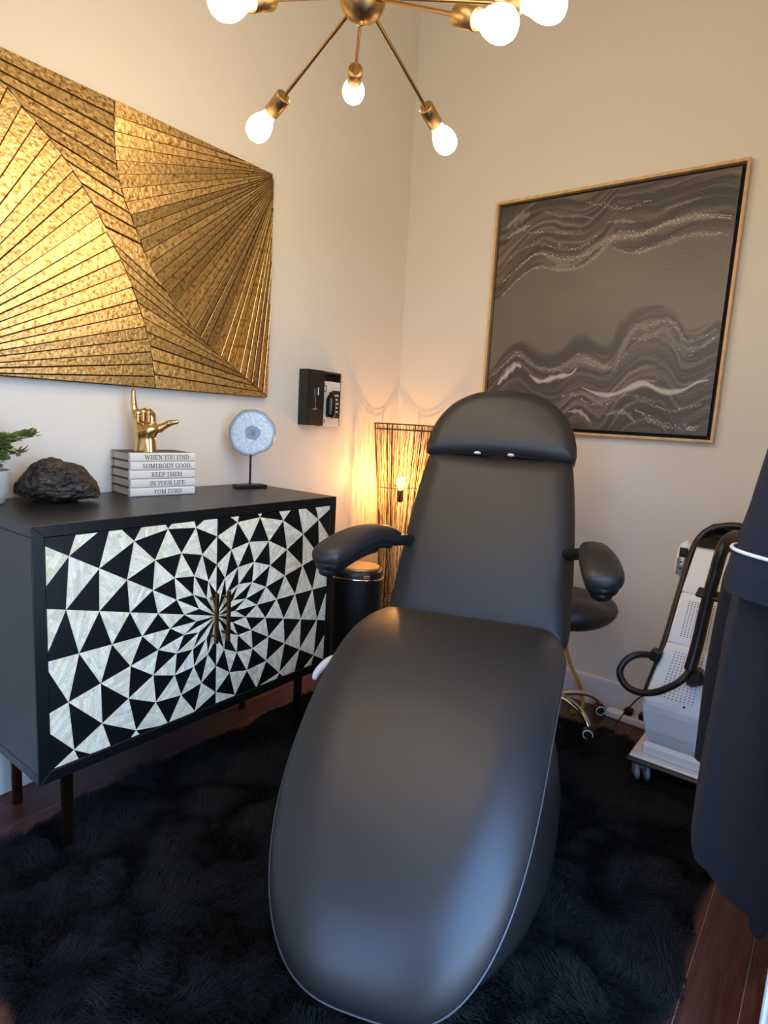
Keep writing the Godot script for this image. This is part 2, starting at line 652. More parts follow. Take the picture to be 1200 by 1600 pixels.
# ------------------------------------------------------------------ sideboard
func sideboard() -> void:
	var X := 0.47
	var z0 := 0.993
	var z1 := 2.039
	var y0 := 0.266
	var y1 := 0.912
	var t := thing("sideboard", "black sideboard with bone inlay starburst doors against the wall", "sideboard", Vector3((X + 0.01) / 2.0, 0, (z0 + z1) / 2.0))
	var o := t.position
	var tk := 0.028
	var B := func(called: String, lo: Vector3, hi: Vector3, material: Material, b: float) -> void:
		obj(called, box_mesh(hi - lo, b), material, t, (lo + hi) / 2.0 - o)
	B.call("top", Vector3(0.012, y1 - tk, z0), Vector3(X, y1, z1), M.lacquer, 0.0025)
	B.call("bottom", Vector3(0.012, y0, z0), Vector3(X, y0 + tk, z1), M.lacquer, 0.0025)
	B.call("side_panel", Vector3(0.012, y0 + tk, z0), Vector3(X, y1 - tk, z0 + tk), M.lacquer, 0.0025)
	B.call("side_panel", Vector3(0.012, y0 + tk, z1 - tk), Vector3(X, y1 - tk, z1), M.lacquer, 0.0025)
	B.call("back_panel", Vector3(0.014, y0 + tk, z0 + tk), Vector3(0.03, y1 - tk, z1 - tk), M.lacquer, 0.001)
	for lx in [0.09, 0.40]:
		for lz in [z0 + 0.09, z1 - 0.10]:
			var leg := obj("leg", lathe_mesh([[0.010, 0.0], [0.0135, 0.004], [0.0165, y0 - 0.012], [0.022, y0 - 0.008], [0.022, y0]], 20), M.bronze, t, Vector3(lx, 0.0045 if lx > 0.2 else 0.0, lz) - o)
			leg.set_meta("label", "bronze metal leg")
	# face frame of four mitred bars, flush with the case
	var fo := [Vector2(z0, y0), Vector2(z1, y0), Vector2(z1, y1), Vector2(z0, y1)]
	var fi := [Vector2(z0 + tk, y0 + tk), Vector2(z1 - tk, y0 + tk), Vector2(z1 - tk, y1 - tk), Vector2(z0 + tk, y1 - tk)]
	for i in 4:
		var k := (i + 1) % 4
		obj("frame_bar", slab_mesh(PackedVector2Array([fo[i], fo[k], fi[k], fi[i]]), Vector3(X, 0, 0) - o, Vector3(0, 0, 1), Vector3(0, 1, 0), Vector3(1, 0, 0), 0.0002, 0.003, 0.0006), M.resin, t)
	# doors: black resin panels with bone pieces set into them
	var cy := 0.580
	var cz := 1.515
	var step := 0.0862
	var dy0 := y0 + tk + 0.002
	var dy1 := y1 - tk - 0.002
	var spans := [[z0 + tk + 0.002, cz - 0.0012], [cz + 0.0012, z1 - tk - 0.002]]
	# rays every 15 degrees, knots at staggered radii
	var odd := [0.0, 0.118]
	var even := [0.0, 0.072]
	for i in 8:
		odd.append(0.205 + step * i)
		even.append(0.160 + step * i)
	var pieces := []
	for k in 24:
		var ra: Array = odd if k % 2 == 1 else even
		var rb: Array = even if k % 2 == 1 else odd
		var a0 := deg_to_rad(15.0 * k + 0.3)
		var a1 := deg_to_rad(15.0 * (k + 1) + 0.3)
		for i in ra.size() - 1:
			# bone triangle: an edge on this ray, its tip on the next
			var tip := -1.0
			for r in rb:
				if r > ra[i] + 0.001 and r < ra[i + 1] - 0.001: tip = r
			if tip < 0: continue
			pieces.append(PackedVector2Array([Vector2(cos(a0), sin(a0)) * ra[i], Vector2(cos(a0), sin(a0)) * ra[i + 1], Vector2(cos(a1), sin(a1)) * tip]))
	var n := 0
	for s in 2:
		var d := Node3D.new()
		d.name = "door"
		t.add_child(d, true)
		var za: float = spans[s][0]
		var zb: float = spans[s][1]
		d.position = Vector3(X - 0.001, cy, cz) - o
		obj("panel", box_mesh(Vector3(0.02, dy1 - dy0, zb - za), 0.001), M.resin, d, Vector3(-0.011, (dy0 + dy1) / 2.0 - cy, (za + zb) / 2.0 - cz))
		# picture axes: right is -z, up is y
		var frame := rect(cz - zb + 0.001, dy0 - cy + 0.001, cz - za - 0.001, dy1 - cy - 0.001)
		# the black margin of the panel
		frame = rect(maxf(frame[0].x, -0.494), maxf(frame[0].y, -0.285), minf(frame[2].x, 0.494), minf(frame[2].y, 0.300))
		for p in pieces:
			for q in Geometry2D.intersect_polygons(p, frame):
				if q.size() < 3: continue
				var area := 0.0
				for i in q.size(): area += q[i].cross(q[(i + 1) % q.size()])
				if absf(area) < 0.00012: continue
				var turn: float = (p[2] - p[0]).angle() + (n % 3) * 0.7
				var uv := Transform2D(turn, Vector2(n * 0.37, n * 0.21)).scaled(Vector2(6.5, 6.5))
				obj("bone_piece", slab_mesh(q, Vector3.ZERO, Vector3(0, 0, -1), Vector3(0, 1, 0), Vector3(1, 0, 0), -0.004, 0.0006, 0.0, uv), M.bone[n % 3], d)
				n += 1
		# bar handle
		var hz := 0.022 * (1 if s == 1 else -1)
		var g := Geo.new()
		g.box(Vector3(0.03, 0.003, hz), Vector3(0.009, 0.155, 0.011), 0.001)
		g.tube([Vector3(0, 0.06, hz), Vector3(0.028, 0.06, hz)], 0.004, 10)
		g.tube([Vector3(0, -0.054, hz), Vector3(0.028, -0.054, hz)], 0.004, 10)
		var h := obj("handle", g.done(), M.bronze, d)
		h.set_meta("label", "slim antique brass bar handle")

# ------------------------------------------------------------------ gold panel
func poly_at(pts: Array, y: float) -> Vector2:
	return Vector2.ZERO

func along(pts: Array, f: float) -> Vector2:
	var total := 0.0
	for i in pts.size() - 1: total += pts[i].distance_to(pts[i + 1])
	var want := clampf(f, 0, 1) * total
	for i in pts.size() - 1:
		var l: float = pts[i].distance_to(pts[i + 1])
		if want <= l or i == pts.size() - 2: return pts[i].lerp(pts[i + 1], want / l)
		want -= l
	return pts[-1]

func gold_panel() -> void:
	var Z0 := 0.936
	var Z1 := 2.20
	var Y0 := 1.258
	var Y1 := 2.103
	var t := thing("gold_relief_panel", "large gold leaf wall panel carved with fans of ridges", "wall art", Vector3(0, (Y0 + Y1) / 2.0, (Z0 + Z1) / 2.0))
	var o := t.position
	obj("backing", box_mesh(Vector3(0.022, Y1 - Y0, Z1 - Z0), 0.002), M.gold_groove, t, Vector3(0.014, 0, 0))
	# work in (z, y) of the wall
	var c1 := spline([Vector2(2.2, 2.103), Vector2(2.05, 2.075), Vector2(1.897, 2.020), Vector2(1.839, 1.974), Vector2(1.752, 1.903), Vector2(1.671, 1.813), Vector2(1.599, 1.703), Vector2(1.544, 1.610), Vector2(1.495, 1.492), Vector2(1.460, 1.382), Vector2(1.442, 1.258)], 6)
	var c2 := spline([Vector2(1.581, 2.103), Vector2(1.580, 1.957), Vector2(1.558, 1.847), Vector2(1.519, 1.767), Vector2(1.485, 1.695), Vector2(1.451, 1.636), Vector2(1.379, 1.558), Vector2(1.271, 1.454), Vector2(1.131, 1.368), Vector2(0.936, 1.258)], 6)
	var strips := []
	# fan at the lower left, out to the first curve
	var p1 := Vector2(2.2, 1.245)
	var n1 := 27
	for i in n1:
		var a := along(c1, 0.02 + 0.98 * pow(float(i) / n1, 0.9))
		var b := along(c1, 0.02 + 0.98 * pow(float(i + 1) / n1, 0.9))
		strips.append([PackedVector2Array([p1, a, along(c1, 0.02 + 0.98 * pow((i + 0.5) / n1, 0.9)), b]), 0])
	strips.append([PackedVector2Array([p1, Vector2(2.2, 2.103), along(c1, 0.02)]), 0])
	# band between the curves, upper: strips leave the first curve and run to the second
	var neck1 := 0.585
	var neck2 := 0.36
	var n2 := 9
	var lines := []
	for i in n2 + 1:
		var f := float(i) / n2
		lines.append([along(c1, neck1 * pow(f, 0.75)), along(c2, neck2 * f)])
	for i in n2:
		var poly := PackedVector2Array()
		poly.append(lines[i][1])
		poly.append(lines[i][0])
		for k in [0.33, 0.66]:
			poly.append(along(c1, neck1 * pow((i + k) / n2, 0.75)))
		poly.append(lines[i + 1][0])
		poly.append(lines[i + 1][1])
		strips.append([poly, 1])
	# the sliver above it, along the top edge
	strips.append([PackedVector2Array([Vector2(2.2, 2.103), Vector2(1.581, 2.103), along(c2, 0.0)]), 1])
	# band between the curves, lower
	var n3 := 11
	for i in n3:
		var f0 := float(i) / n3
		var f1 := float(i + 1) / n3
		var a0 := along(c1, lerpf(neck1, 1.0, f0))
		var a1 := along(c1, lerpf(neck1, 1.0, f1))
		var poly := PackedVector2Array([a0])
		for k in 4:
			poly.append(along(c2, lerpf(neck2, 1.0, pow(lerpf(f0, f1, k / 3.0), 0.62))))
		poly.append(a1)
		strips.append([poly, 2])
	# fan from the upper right corner
	var p3 := Vector2(Z0 - 0.035, Y1 + 0.012)
	var n4 := 31
	for i in n4:
		var f0 := pow(float(i) / n4, 0.93)
		var f1 := pow(float(i + 1) / n4, 0.93)
		strips.append([PackedVector2Array([p3, along(c2, f0), along(c2, (f0 + f1) / 2.0), along(c2, f1)]), 3])
	var rng := RandomNumberGenerator.new()
	rng.seed = 3
	var bounds := rect(Z0 + 0.001, Y0 + 0.001, Z1 - 0.001, Y1 - 0.001)
	for s in strips:
		for q in Geometry2D.intersect_polygons(s[0], bounds):
			var shr := Geometry2D.offset_polygon(q, -0.0011, Geometry2D.JOIN_MITER)
			for r in shr:
				if r.size() < 3: continue
				var c := Vector2.ZERO
				for v in r: c += v
				c /= r.size()
				# each ridge slopes across its width, the lower edge proud
				var dir: Vector2 = (s[0][1] - s[0][0]).normalized()
				var nrm := Vector2(-dir.y, dir.x)
				if nrm.y > 0: nrm = -nrm
				var sl: float = [0.12, 0.07, 0.10, -0.16][s[1]] + rng.randf_range(-0.05, 0.05)
				var tl := Vector3(nrm.x * sl, nrm.y * sl, -(nrm.x * c.x + nrm.y * c.y) * sl)
				var m := slab_mesh(r, Vector3(0.025, 0, 0) - Vector3(0, o.y, o.z), Vector3(0, 0, 1), Vector3(0, 1, 0), Vector3(1, 0, 0), -0.002, 0.0095, 0.0014, Transform2D(), tl)
				obj("ridge", m, M.gold[rng.randi() % 3], t)

# ------------------------------------------------------------------ painting
const WAVES := {
	"A1": [0.033, 0.401, 0.106, 0.334, 0.206, 0.282, 0.309, 0.302, 0.405, 0.302, 0.482, 0.253, 0.536, 0.204, 0.612, 0.200, 0.686, 0.196, 0.754, 0.174, 0.839, 0.165, 0.921, 0.168, 0.986, 0.182],
	"A2": [0.033, 0.338, 0.112, 0.273, 0.201, 0.226, 0.304, 0.258, 0.380, 0.266, 0.450, 0.240, 0.516, 0.201, 0.573, 0.185, 0.649, 0.200, 0.702, 0.180, 0.796, 0.158, 0.887, 0.155, 0.985, 0.173],
	"B": [0.038, 0.255, 0.094, 0.210, 0.185, 0.180, 0.277, 0.205, 0.366, 0.225, 0.426, 0.209, 0.492, 0.166],
	"C": [0.540, 0.236, 0.580, 0.255, 0.629, 0.265, 0.693, 0.259, 0.762, 0.241, 0.846, 0.225, 0.928, 0.227, 0.985, 0.239],
	"D": [0.408, 0.037, 0.501, 0.066, 0.571, 0.086, 0.635, 0.078, 0.680, 0.072],
	"E1": [0.037, 0.141, 0.085, 0.117, 0.156, 0.096],
	"E2": [0.034, 0.090, 0.091, 0.059, 0.151, 0.046],
	"E3": [0.205, 0.039, 0.286, 0.075, 0.383, 0.090, 0.446, 0.108],
	"E4": [0.508, 0.131, 0.567, 0.135, 0.625, 0.147],
	"E5": [0.145, 0.130, 0.214, 0.134, 0.315, 0.149, 0.399, 0.151],
	"F": [0.730, 0.114, 0.814, 0.097, 0.871, 0.090],
	"G": [0.032, 0.724, 0.134, 0.629, 0.247, 0.694, 0.359, 0.680, 0.451, 0.631, 0.567, 0.663, 0.619, 0.593, 0.669, 0.529, 0.721, 0.496, 0.783, 0.490],
	"H": [0.023, 0.768, 0.115, 0.682, 0.163, 0.672, 0.251, 0.730, 0.354, 0.736, 0.447, 0.691, 0.533, 0.721, 0.595, 0.731, 0.627, 0.669, 0.665, 0.576, 0.728, 0.560, 0.799, 0.545, 0.837, 0.574, 0.878, 0.629, 0.928, 0.621, 0.982, 0.588],
	"I": [0.669, 0.613, 0.734, 0.606, 0.794, 0.581, 0.845, 0.637, 0.883, 0.669, 0.933, 0.657, 0.985, 0.615],
	"J1": [0.052, 0.807, 0.098, 0.757, 0.143, 0.719, 0.171, 0.730],
	"J2": [0.213, 0.762, 0.269, 0.793, 0.346, 0.772, 0.411, 0.761, 0.440, 0.731],
	"J3": [0.471, 0.816, 0.547, 0.844, 0.617, 0.843, 0.682, 0.813, 0.737, 0.797, 0.814, 0.829, 0.885, 0.823, 0.941, 0.790, 0.981, 0.781],
	"K": [0.681, 0.803, 0.736, 0.788, 0.791, 0.787],
	"L": [0.378, 0.859, 0.431, 0.847, 0.488, 0.876, 0.542, 0.894, 0.611, 0.872, 0.666, 0.842, 0.745, 0.864, 0.823, 0.899, 0.885, 0.901, 0.968, 0.875],
	"M1": [0.418, 0.925, 0.471, 0.922, 0.517, 0.956, 0.532, 0.975],
	"M2": [0.587, 0.932, 0.655, 0.915, 0.707, 0.946, 0.722, 0.975],
	"N": [0.712, 0.908, 0.752, 0.925, 0.792, 0.952, 0.849, 0.968, 0.920, 0.968, 0.971, 0.965],
}

func wave(called: String) -> Array:
	var a: Array = WAVES[called]
	var p := []
	for i in range(0, a.size(), 2): p.append(Vector2(a[i], a[i + 1]))
	return spline(p, 10)

func wave_y(pts: Array, x: float) -> float:
	if x <= pts[0].x: return pts[0].y + (pts[0].x - x) * 0.5
	for i in pts.size() - 1:
		if pts[i + 1].x >= x:
			return lerpf(pts[i].y, pts[i + 1].y, (x - pts[i].x) / maxf(pts[i + 1].x - pts[i].x, 0.0001))
	return pts[-1].y

func stroke(im: Image, pts: Array, width: float, c: Color, strength: float, rng: RandomNumberGenerator, glitter := 0.0) -> void:
	# the waves run from left to right: one brush column at a time
	var n := im.get_width()
	var x0 := int(pts[0].x * n)
	var x1 := int(pts[-1].x * n)
	for i in range(maxi(x0, 0), mini(x1, n - 1)):
		var f := float(i - x0) / maxf(x1 - x0, 1)
		var x := float(i) / n
		var yy := wave_y(pts, x)
		var slope := (wave_y(pts, x + 0.004) - wave_y(pts, x - 0.004)) / 0.008
		var w := width * 1.6 * (0.08 + 0.92 * pow(sin(PI * clampf(f, 0, 1)), 0.6)) * (0.85 + 0.25 * sin(f * 23.0 + width * 900.0)) * minf(sqrt(1.0 + slope * slope), 3.0)
		var r := int(ceil(w * n)) + 1
		var cyy := int(yy * n)
		for y in range(maxi(0, cyy - r), mini(n, cyy + r + 1)):
			var d := absf(y - yy * n) / (w * n)
			if d < 1.0: im.set_pixel(i, y, im.get_pixel(i, y).lerp(c, strength * (1.0 - d * d)))
		if glitter > 0.0 and rng.randf() < glitter:
			var gy := clampi(cyy + int(rng.randf_range(-1.2, 1.2) * w * n), 1, n - 3)
			var s := rng.randi_range(1, 3)
			im.fill_rect(Rect2i(clampi(i, 1, n - 4), gy, s, mini(s, 2)), Color(0.92, 0.90, 0.87).lerp(Color(0.6, 0.55, 0.5), rng.randf() * 0.7))

func painting() -> void:
	var x0 := 0.511
	var x1 := 1.512
	var y0 := 1.178
	var y1 := 2.192
	var t := thing("framed_painting", "square dark marbled abstract painting in thin light wood frame", "painting", Vector3((x0 + x1) / 2.0, (y0 + y1) / 2.0, 0))
	var o := t.position
	# floater frame of four bars
	var fw := 0.011
	for b in [[x0, y0, x1, y0 + fw], [x0, y1 - fw, x1, y1], [x0, y0 + fw, x0 + fw, y1 - fw], [x1 - fw, y0 + fw, x1, y1 - fw]]:
		obj("frame_bar", box_mesh(Vector3(b[2] - b[0], b[3] - b[1], 0.034), 0.0015), M.oak, t, Vector3((b[0] + b[2]) / 2.0, (b[1] + b[3]) / 2.0, 0.019) - o)
	obj("backing", box_mesh(Vector3(x1 - x0 - 2 * fw, y1 - y0 - 2 * fw, 0.006), 0.0), M.black_matte, t, Vector3(0, 0, 0.008))
	var n := 800
	var im := Image.create(n, n, false, Image.FORMAT_RGB8)
	var fn := FastNoiseLite.new()
	fn.seed = 77
	fn.frequency = 1.0
	fn.fractal_octaves = 4
	var rng := RandomNumberGenerator.new()
	rng.seed = 12
	var a1 := wave("A1")
	var cc := wave("C")
	var gg := wave("G")
	var hh := wave("H")
	var ya := []
	var yh := []
	for i in n:
		var x := float(i) / n
		var lo := wave_y(a1, x)
		if x > 0.54: lo = maxf(lo, wave_y(cc, x))
		ya.append(lo)
		var up := wave_y(hh, x) - 0.045
		if x < 0.78: up = minf(up, wave_y(gg, x))
		yh.append(up)
	var taupe := Color(0.44, 0.385, 0.35)
	var dark := Color(0.25, 0.232, 0.222)
	var olive := Color(0.395, 0.375, 0.34)
	for i in n:
		var x := float(i) / n
		for j in n:
			var y := float(j) / n
			var big := fn.get_noise_2d(x * 2.0, y * 2.6)
			var c := taupe.lerp(olive, clampf(0.5 + big * 1.4, 0, 1))
			var band := 0.0
			var d := 0.0
			if y < ya[i]: d = ya[i] - y
			elif y > yh[i]: d = y - yh[i]
			if d > 0.0:
				var s := fn.get_noise_2d(d * 26.0 + fn.get_noise_2d(x * 2.0, y * 2.0) * 1.2, x * 1.3 + (40.0 if y < ya[i] else 0.0))
				c = dark.lerp(taupe, clampf(0.35 + s * 1.3, 0.0, 1.0))
				if s > 0.33: c = c.lerp(Color(0.55, 0.50, 0.46), (s - 0.33) * 1.6)
			var weave := fn.get_noise_2d(x * 190.0, y * 190.0) * 0.025
			im.set_pixel(i, j, Color(c.r + weave, c.g + weave, c.b + weave))
	var pale := Color(0.74, 0.70, 0.66)
	var white := Color(0.86, 0.83, 0.80)
	for s in [["G", 0.030, dark, 0.9, 0.0], ["H", 0.012, pale, 0.30, 0.35], ["I", 0.012, pale, 0.25, 0.3], ["A2", 0.008, pale, 0.30, 0.5], ["A1", 0.009, pale, 0.34, 0.25], ["B", 0.007, pale, 0.20, 0.35], ["C", 0.009, pale, 0.30, 0.25], ["D", 0.007, pale, 0.12, 0.35], ["E1", 0.010, pale, 0.5, 0.3], ["E2", 0.020, pale, 0.4, 0.05], ["E3", 0.006, pale, 0.35, 0.05], ["E4", 0.008, pale, 0.45, 0.0], ["E5", 0.006, pale, 0.10, 0.3], ["F", 0.006, pale, 0.3, 0.0], ["J1", 0.013, white, 0.75, 0.0], ["J2", 0.011, white, 0.75, 0.0], ["J3", 0.011, white, 0.75, 0.0], ["K", 0.008, pale, 0.4, 0.0], ["L", 0.007, pale, 0.15, 0.35], ["M1", 0.009, white, 0.6, 0.0], ["M2", 0.009, pale, 0.5, 0.1], ["N", 0.010, pale, 0.15, 0.6]]:
		stroke(im, wave(s[0]), s[1], s[2], s[3], rng, s[4])
	# signature scribble
	var sig := []
	for k in 30: sig.append(Vector2(0.915 + k * 0.0016, 0.977 + sin(k * 1.7) * 0.004))
	stroke(im, sig, 0.002, white, 0.9, rng)
	var m := mat(Color(1, 1, 1), 0.42)
	m.albedo_texture = ImageTexture.create_from_image(im)
	m.normal_enabled = true
	m.normal_texture = noise_tex(0.2, 5, null, true, 3.0)
	m.normal_scale = 0.15
	var gap := 0.014
	var g := Geo.new()
	var hx := (x1 - x0) / 2.0 - fw - gap
	var hy := (y1 - y0) / 2.0 - fw - gap
	g.smooth(false)
	var q := [Vector3(-hx, hy, 0.030), Vector3(hx, hy, 0.030), Vector3(hx, -hy, 0.030), Vector3(-hx, -hy, 0.030)]
	g.quv(q[0], q[1], q[2], q[3], Vector2(0, 0), Vector2(1, 0), Vector2(1, 1), Vector2(0, 1))
	var dn := Vector3(0, 0, -0.019)
	var uvs := [Vector2(0, 0), Vector2(1, 0), Vector2(1, 1), Vector2(0, 1)]
	for i in 4:
		var k := (i + 1) % 4
		g.quv(q[i], q[i] + dn, q[k] + dn, q[k], uvs[i], uvs[i], uvs[k], uvs[k])
	g.st.generate_normals()
	obj("canvas", g.st.commit(), m, t)

# ------------------------------------------------------------------ treatment chair
# a cushion: outline points (2D) pulled in towards medial points; place(p, h) gives the point at height h over the seam
func cushion(outline: Array, medial: Callable, place: Callable, R: float, T: float, D: float, crown := 0.0, edge := 0.02) -> ArrayMesh:
	var rings := []
	var n := outline.size()
	var area := 0.0
	for i in n: area += outline[i].cross(outline[(i + 1) % n])
	var inward := []
	for i in n:
		var d: Vector2 = outline[(i + 1) % n] - outline[(i - 1 + n) % n]
		var q := Vector2(-d.y, d.x).normalized()
		inward.append(q if area > 0 else -q)
	var add := func(inset: float, h: float) -> void:
		var r := PackedVector3Array()
		for i in n: r.append(place.call(outline[i] + inward[i] * inset, h))
		rings.append(r)
	add.call(0.06, -D)
	add.call(edge, -D)
	add.call(edge * 0.3, -D + edge * 0.3)
	add.call(0.0, -D + edge)
	add.call(0.0, 0.0)
	# the top: height from the true distance to the seam
	for k in range(1, 27):
		var f := pow(k / 26.0, 1.7)
		var r := PackedVector3Array()
		for i in n:
			var p: Vector2 = outline[i]
			var q: Vector2 = p.lerp(medial.call(p), f)
			var dist := 10.0
			for j in n:
				dist = minf(dist, Geometry2D.get_closest_point_to_segment(q, outline[j], outline[(j + 1) % n]).distance_squared_to(q))
			dist = sqrt(dist)
			var e := 1.0 - minf(dist / R, 1.0)
			r.append(place.call(q, T * sqrt(1.0 - e * e) + crown * (1.0 - exp(-dist / 0.1))))
		rings.append(r)
	var g := Geo.new()
	g.loft(rings, true, false)
	return g.done()

func seat_y(s: float) -> float:
	return 0.533 + 0.247 * s - 0.528 * s * s

func seat_half(s: float) -> float:
	var L := 1.035
	var E := 0.47
	var w := (0.667 + (0.492 - 0.667) * s / L) / 2.0
	if s > L - E: w *= pow(maxf(0.0, 1.0 - pow((s - (L - E)) / E, 3.1)), 1.0 / 3.1)
	return maxf(w - 0.039 * exp(-maxf(s, 0.0) / 0.155), 0.0)

func chair() -> void:
	var t := thing("treatment_chair", "black vinyl reclining treatment chair in the middle of the rug", "chair", Vector3(1.038, 0, 0.987), 0.349)
	var L := 1.035
	# seat and leg rest in one pad
	var right := []
	var n := 60
	for i in n + 1:
		var f := float(i) / n
		var s := L * (1.0 - pow(1.0 - f, 2.2))
		right.append(Vector2(seat_half(s), s))
	var outline := []
	for p in right: outline.append(p)
	for i in range(n - 1, -1, -1): outline.append(Vector2(-right[i].x, right[i].y))
	for k in range(1, 8): outline.append(Vector2(lerpf(-right[0].x, right[0].x, k / 8.0), 0.0))
	var medial := func(p: Vector2) -> Vector2: return Vector2(0.0, clampf(p.y, 0.16, L - 0.22))
	var place := func(p: Vector2, h: float) -> Vector3:
		var sl := 0.247 - 1.056 * p.y
		var nn := Vector2(-sl, 1.0).normalized()
		return Vector3(p.x + 0.022 * pow(clampf(p.y / L, 0.0, 1.0), 4.0), seat_y(p.y) + nn.y * h, p.y + nn.x * h)
	obj("seat_pad", cushion(outline, medial, place, 0.115, 0.066, 0.035, 0.010), M.vinyl, t)
	var pipe := []
	for p in outline.slice(0, 2 * n + 1): pipe.append(place.call(p + p.normalized() * 0.0, -0.004) + Vector3(signf(p.x) * 0.002, 0, 0.002))
	var pp := obj("piping", tube_mesh(pipe, 0.0022, 6), M.piping, t)
	pp.set_meta("label", "shiny grey piping along the pad edge")
	# wide base under the seat, covered in the same vinyl
	var rings := []
	for lv in [[0.0045, 0.97], [0.02, 1.0], [0.12, 1.0], [0.20, 0.96], [0.27, 0.88], [0.33, 0.75], [0.38, 0.5]]:
		var r := PackedVector3Array()
		for j in 64:
			var a := TAU * j / 64.0
			var z: float = 0.14 + sin(a) * 0.70 * lv[1]
			var y: float = minf(lv[0], seat_y(maxf(z, 0.0)) - 0.06 - 0.02)
			r.append(Vector3(cos(a) * 0.335 * lv[1], y, z))
		rings.append(r)
	var g := Geo.new()
	g.loft(rings)
	obj("base_cover", g.done(), M.vinyl, t)
	g = Geo.new()
	g.box(Vector3(0, 0.42, 0.05), Vector3(0.28, 0.18, 0.34), 0.02)
	obj("lift_column", g.done(), M.black_plastic, t)
	# backrest
	var phi := deg_to_rad(27.3)
	var Lx := Vector3(0, cos(phi), -sin(phi))
	var N := Vector3(0, sin(phi), cos(phi))
	var O := Vector3(0.019, 0.52, -0.058)
	var bl := 0.64
	var bo := []
	var half := [Vector2(0.0, -0.012), Vector2(0.15, -0.010), Vector2(0.265, -0.004), Vector2(0.290, 0.008), Vector2(0.2965, 0.05), Vector2(0.295, 0.16), Vector2(0.288, 0.30), Vector2(0.277, 0.45), Vector2(0.262, 0.58), Vector2(0.252, 0.626), Vector2(0.235, 0.643), Vector2(0.16, 0.640), Vector2(0.0, 0.631)]
	var hs := spline(half, 5)
	for p in hs: bo.append(p)
	for i in range(hs.size() - 2, 0, -1): bo.append(Vector2(-hs[i].x, hs[i].y))
	var bm := func(p: Vector2) -> Vector2: return Vector2(0.0, clampf(p.y, 0.20, 0.44))
	var bp := func(p: Vector2, h: float) -> Vector3:
		# shallow hollow for the spine
		return O + Vector3(p.x, 0, 0) + Lx * p.y + N * h
	obj("backrest", cushion(bo, bm, bp, 0.07, 0.035, 0.075, 0.006), M.vinyl, t)
	g = Geo.new()
	g.box(Vector3.ZERO, Vector3(0.40, 0.52, 0.03), 0.01)
	obj("back_plate", g.done(), M.black_plastic, t, O + Lx * 0.32 - N * 0.088, Vector3(-phi, 0, 0))
	# headrest
	var ph2 := deg_to_rad(21.0)
	var Hx := Vector3(0, cos(ph2), -sin(ph2))
	var HN := Vector3(0, sin(ph2), cos(ph2))
	var HO := O + Lx * 0.626 + N * 0.024
	var ho := []
	for p in spline([Vector2(0.0, 0.010), Vector2(0.12, 0.006), Vector2(0.225, -0.004), Vector2(0.252, -0.004), Vector2(0.262, 0.015), Vector2(0.256, 0.07), Vector2(0.232, 0.135), Vector2(0.185, 0.195), Vector2(0.115, 0.236), Vector2(0.05, 0.249), Vector2(0.0, 0.251)], 6): ho.append(p)
	for i in range(ho.size() - 2, 0, -1): ho.append(Vector2(-ho[i].x, ho[i].y))
	var hm := func(p: Vector2) -> Vector2: return Vector2(0.0, 0.10)
	var hp := func(p: Vector2, h: float) -> Vector3: return HO + Vector3(p.x, 0, 0) + Hx * p.y + HN * h
	obj("headrest", cushion(ho, hm, hp, 0.045, 0.030, 0.075, 0.014), M.vinyl, t)
	var seam := []
	for p in ho: seam.append(hp.call(p, 0.0))
	obj("headrest_seam", tube_mesh(seam, 0.0018, 5, true), M.black_plastic, t)
	for x in [-0.075, 0.043]:
		var st := obj("headrest_post", tube_mesh([Vector3(x, 0, 0) + O + Lx * 0.56 - N * 0.03, Vector3(x, 0, 0) + O + Lx * 0.72 - N * 0.03], 0.008, 10), M.chrome, t)
		st.set_meta("label", "slim chrome post")
		var cap := SphereMesh.new()
		cap.radius = 0.013
		cap.height = 0.012
		cap.radial_segments = 20
		cap.rings = 10
		var c := obj("post_guide", cap, M.white_plastic, t, Vector3(x, 0, 0) + O + Lx * 0.636 + N * 0.030, Vector3(-phi * 0.3, 0, 0))
		c.set_meta("label", "white plastic guide at the top of the backrest")
	# armrests
	for sg in [-1.0, 1.0]:
		var arm := Node3D.new()
		arm.name = "armrest"
		t.add_child(arm, true)
		var path := spline([Vector3(-0.268, 0.800, -0.110), Vector3(-0.305, 0.824, -0.045), Vector3(-0.335, 0.831, 0.04), Vector3(-0.360, 0.822, 0.13), Vector3(-0.380, 0.804, 0.215), Vector3(-0.390, 0.786, 0.275)], 6)
		if sg > 0: path = spline([Vector3(-0.348, 0.838, -0.09), Vector3(-0.358, 0.844, -0.03), Vector3(-0.366, 0.840, 0.04), Vector3(-0.374, 0.829, 0.10), Vector3(-0.381, 0.812, 0.155), Vector3(-0.386, 0.794, 0.195)], 6)
		var m := path.size()
		var rr := []
		var lower := []
		var lower2 := []
		for i in m:
			var f := float(i) / (m - 1)
			var d: Vector3 = (path[mini(i + 1, m - 1)] - path[maxi(i - 1, 0)]).normalized()
			var side := d.cross(Vector3.UP).normalized()
			var up := side.cross(d)
			var e := pow(maxf(0.0, 1.0 - pow(absf(2.0 * f - 1.0), 6.0)), 0.5)
			var wide := lerpf(0.040, 0.056, smoothstep(0.0, 0.6, f)) * maxf(e, 0.05)
			var tall := lerpf(0.029, 0.033, f) * maxf(e, 0.05)
			var c: Vector3 = path[i] * Vector3(-sg, 1, 1)
			side = side * Vector3(-sg, 1, 1); up = up * Vector3(-sg, 1, 1)
			rr.append(capsule_ring(c, side, up, wide, tall, 24, 2.5))
			if f > 0.12:
				lower.append(capsule_ring(c - up * 0.022, side, up, wide * 0.84, tall * 0.9, 20, 2.6))
			if f > 0.3:
				lower2.append(capsule_ring(c - up * 0.040, side, up, wide * 0.62, tall * 0.8, 20, 2.6))
		g = Geo.new()
		g.loft(rr)
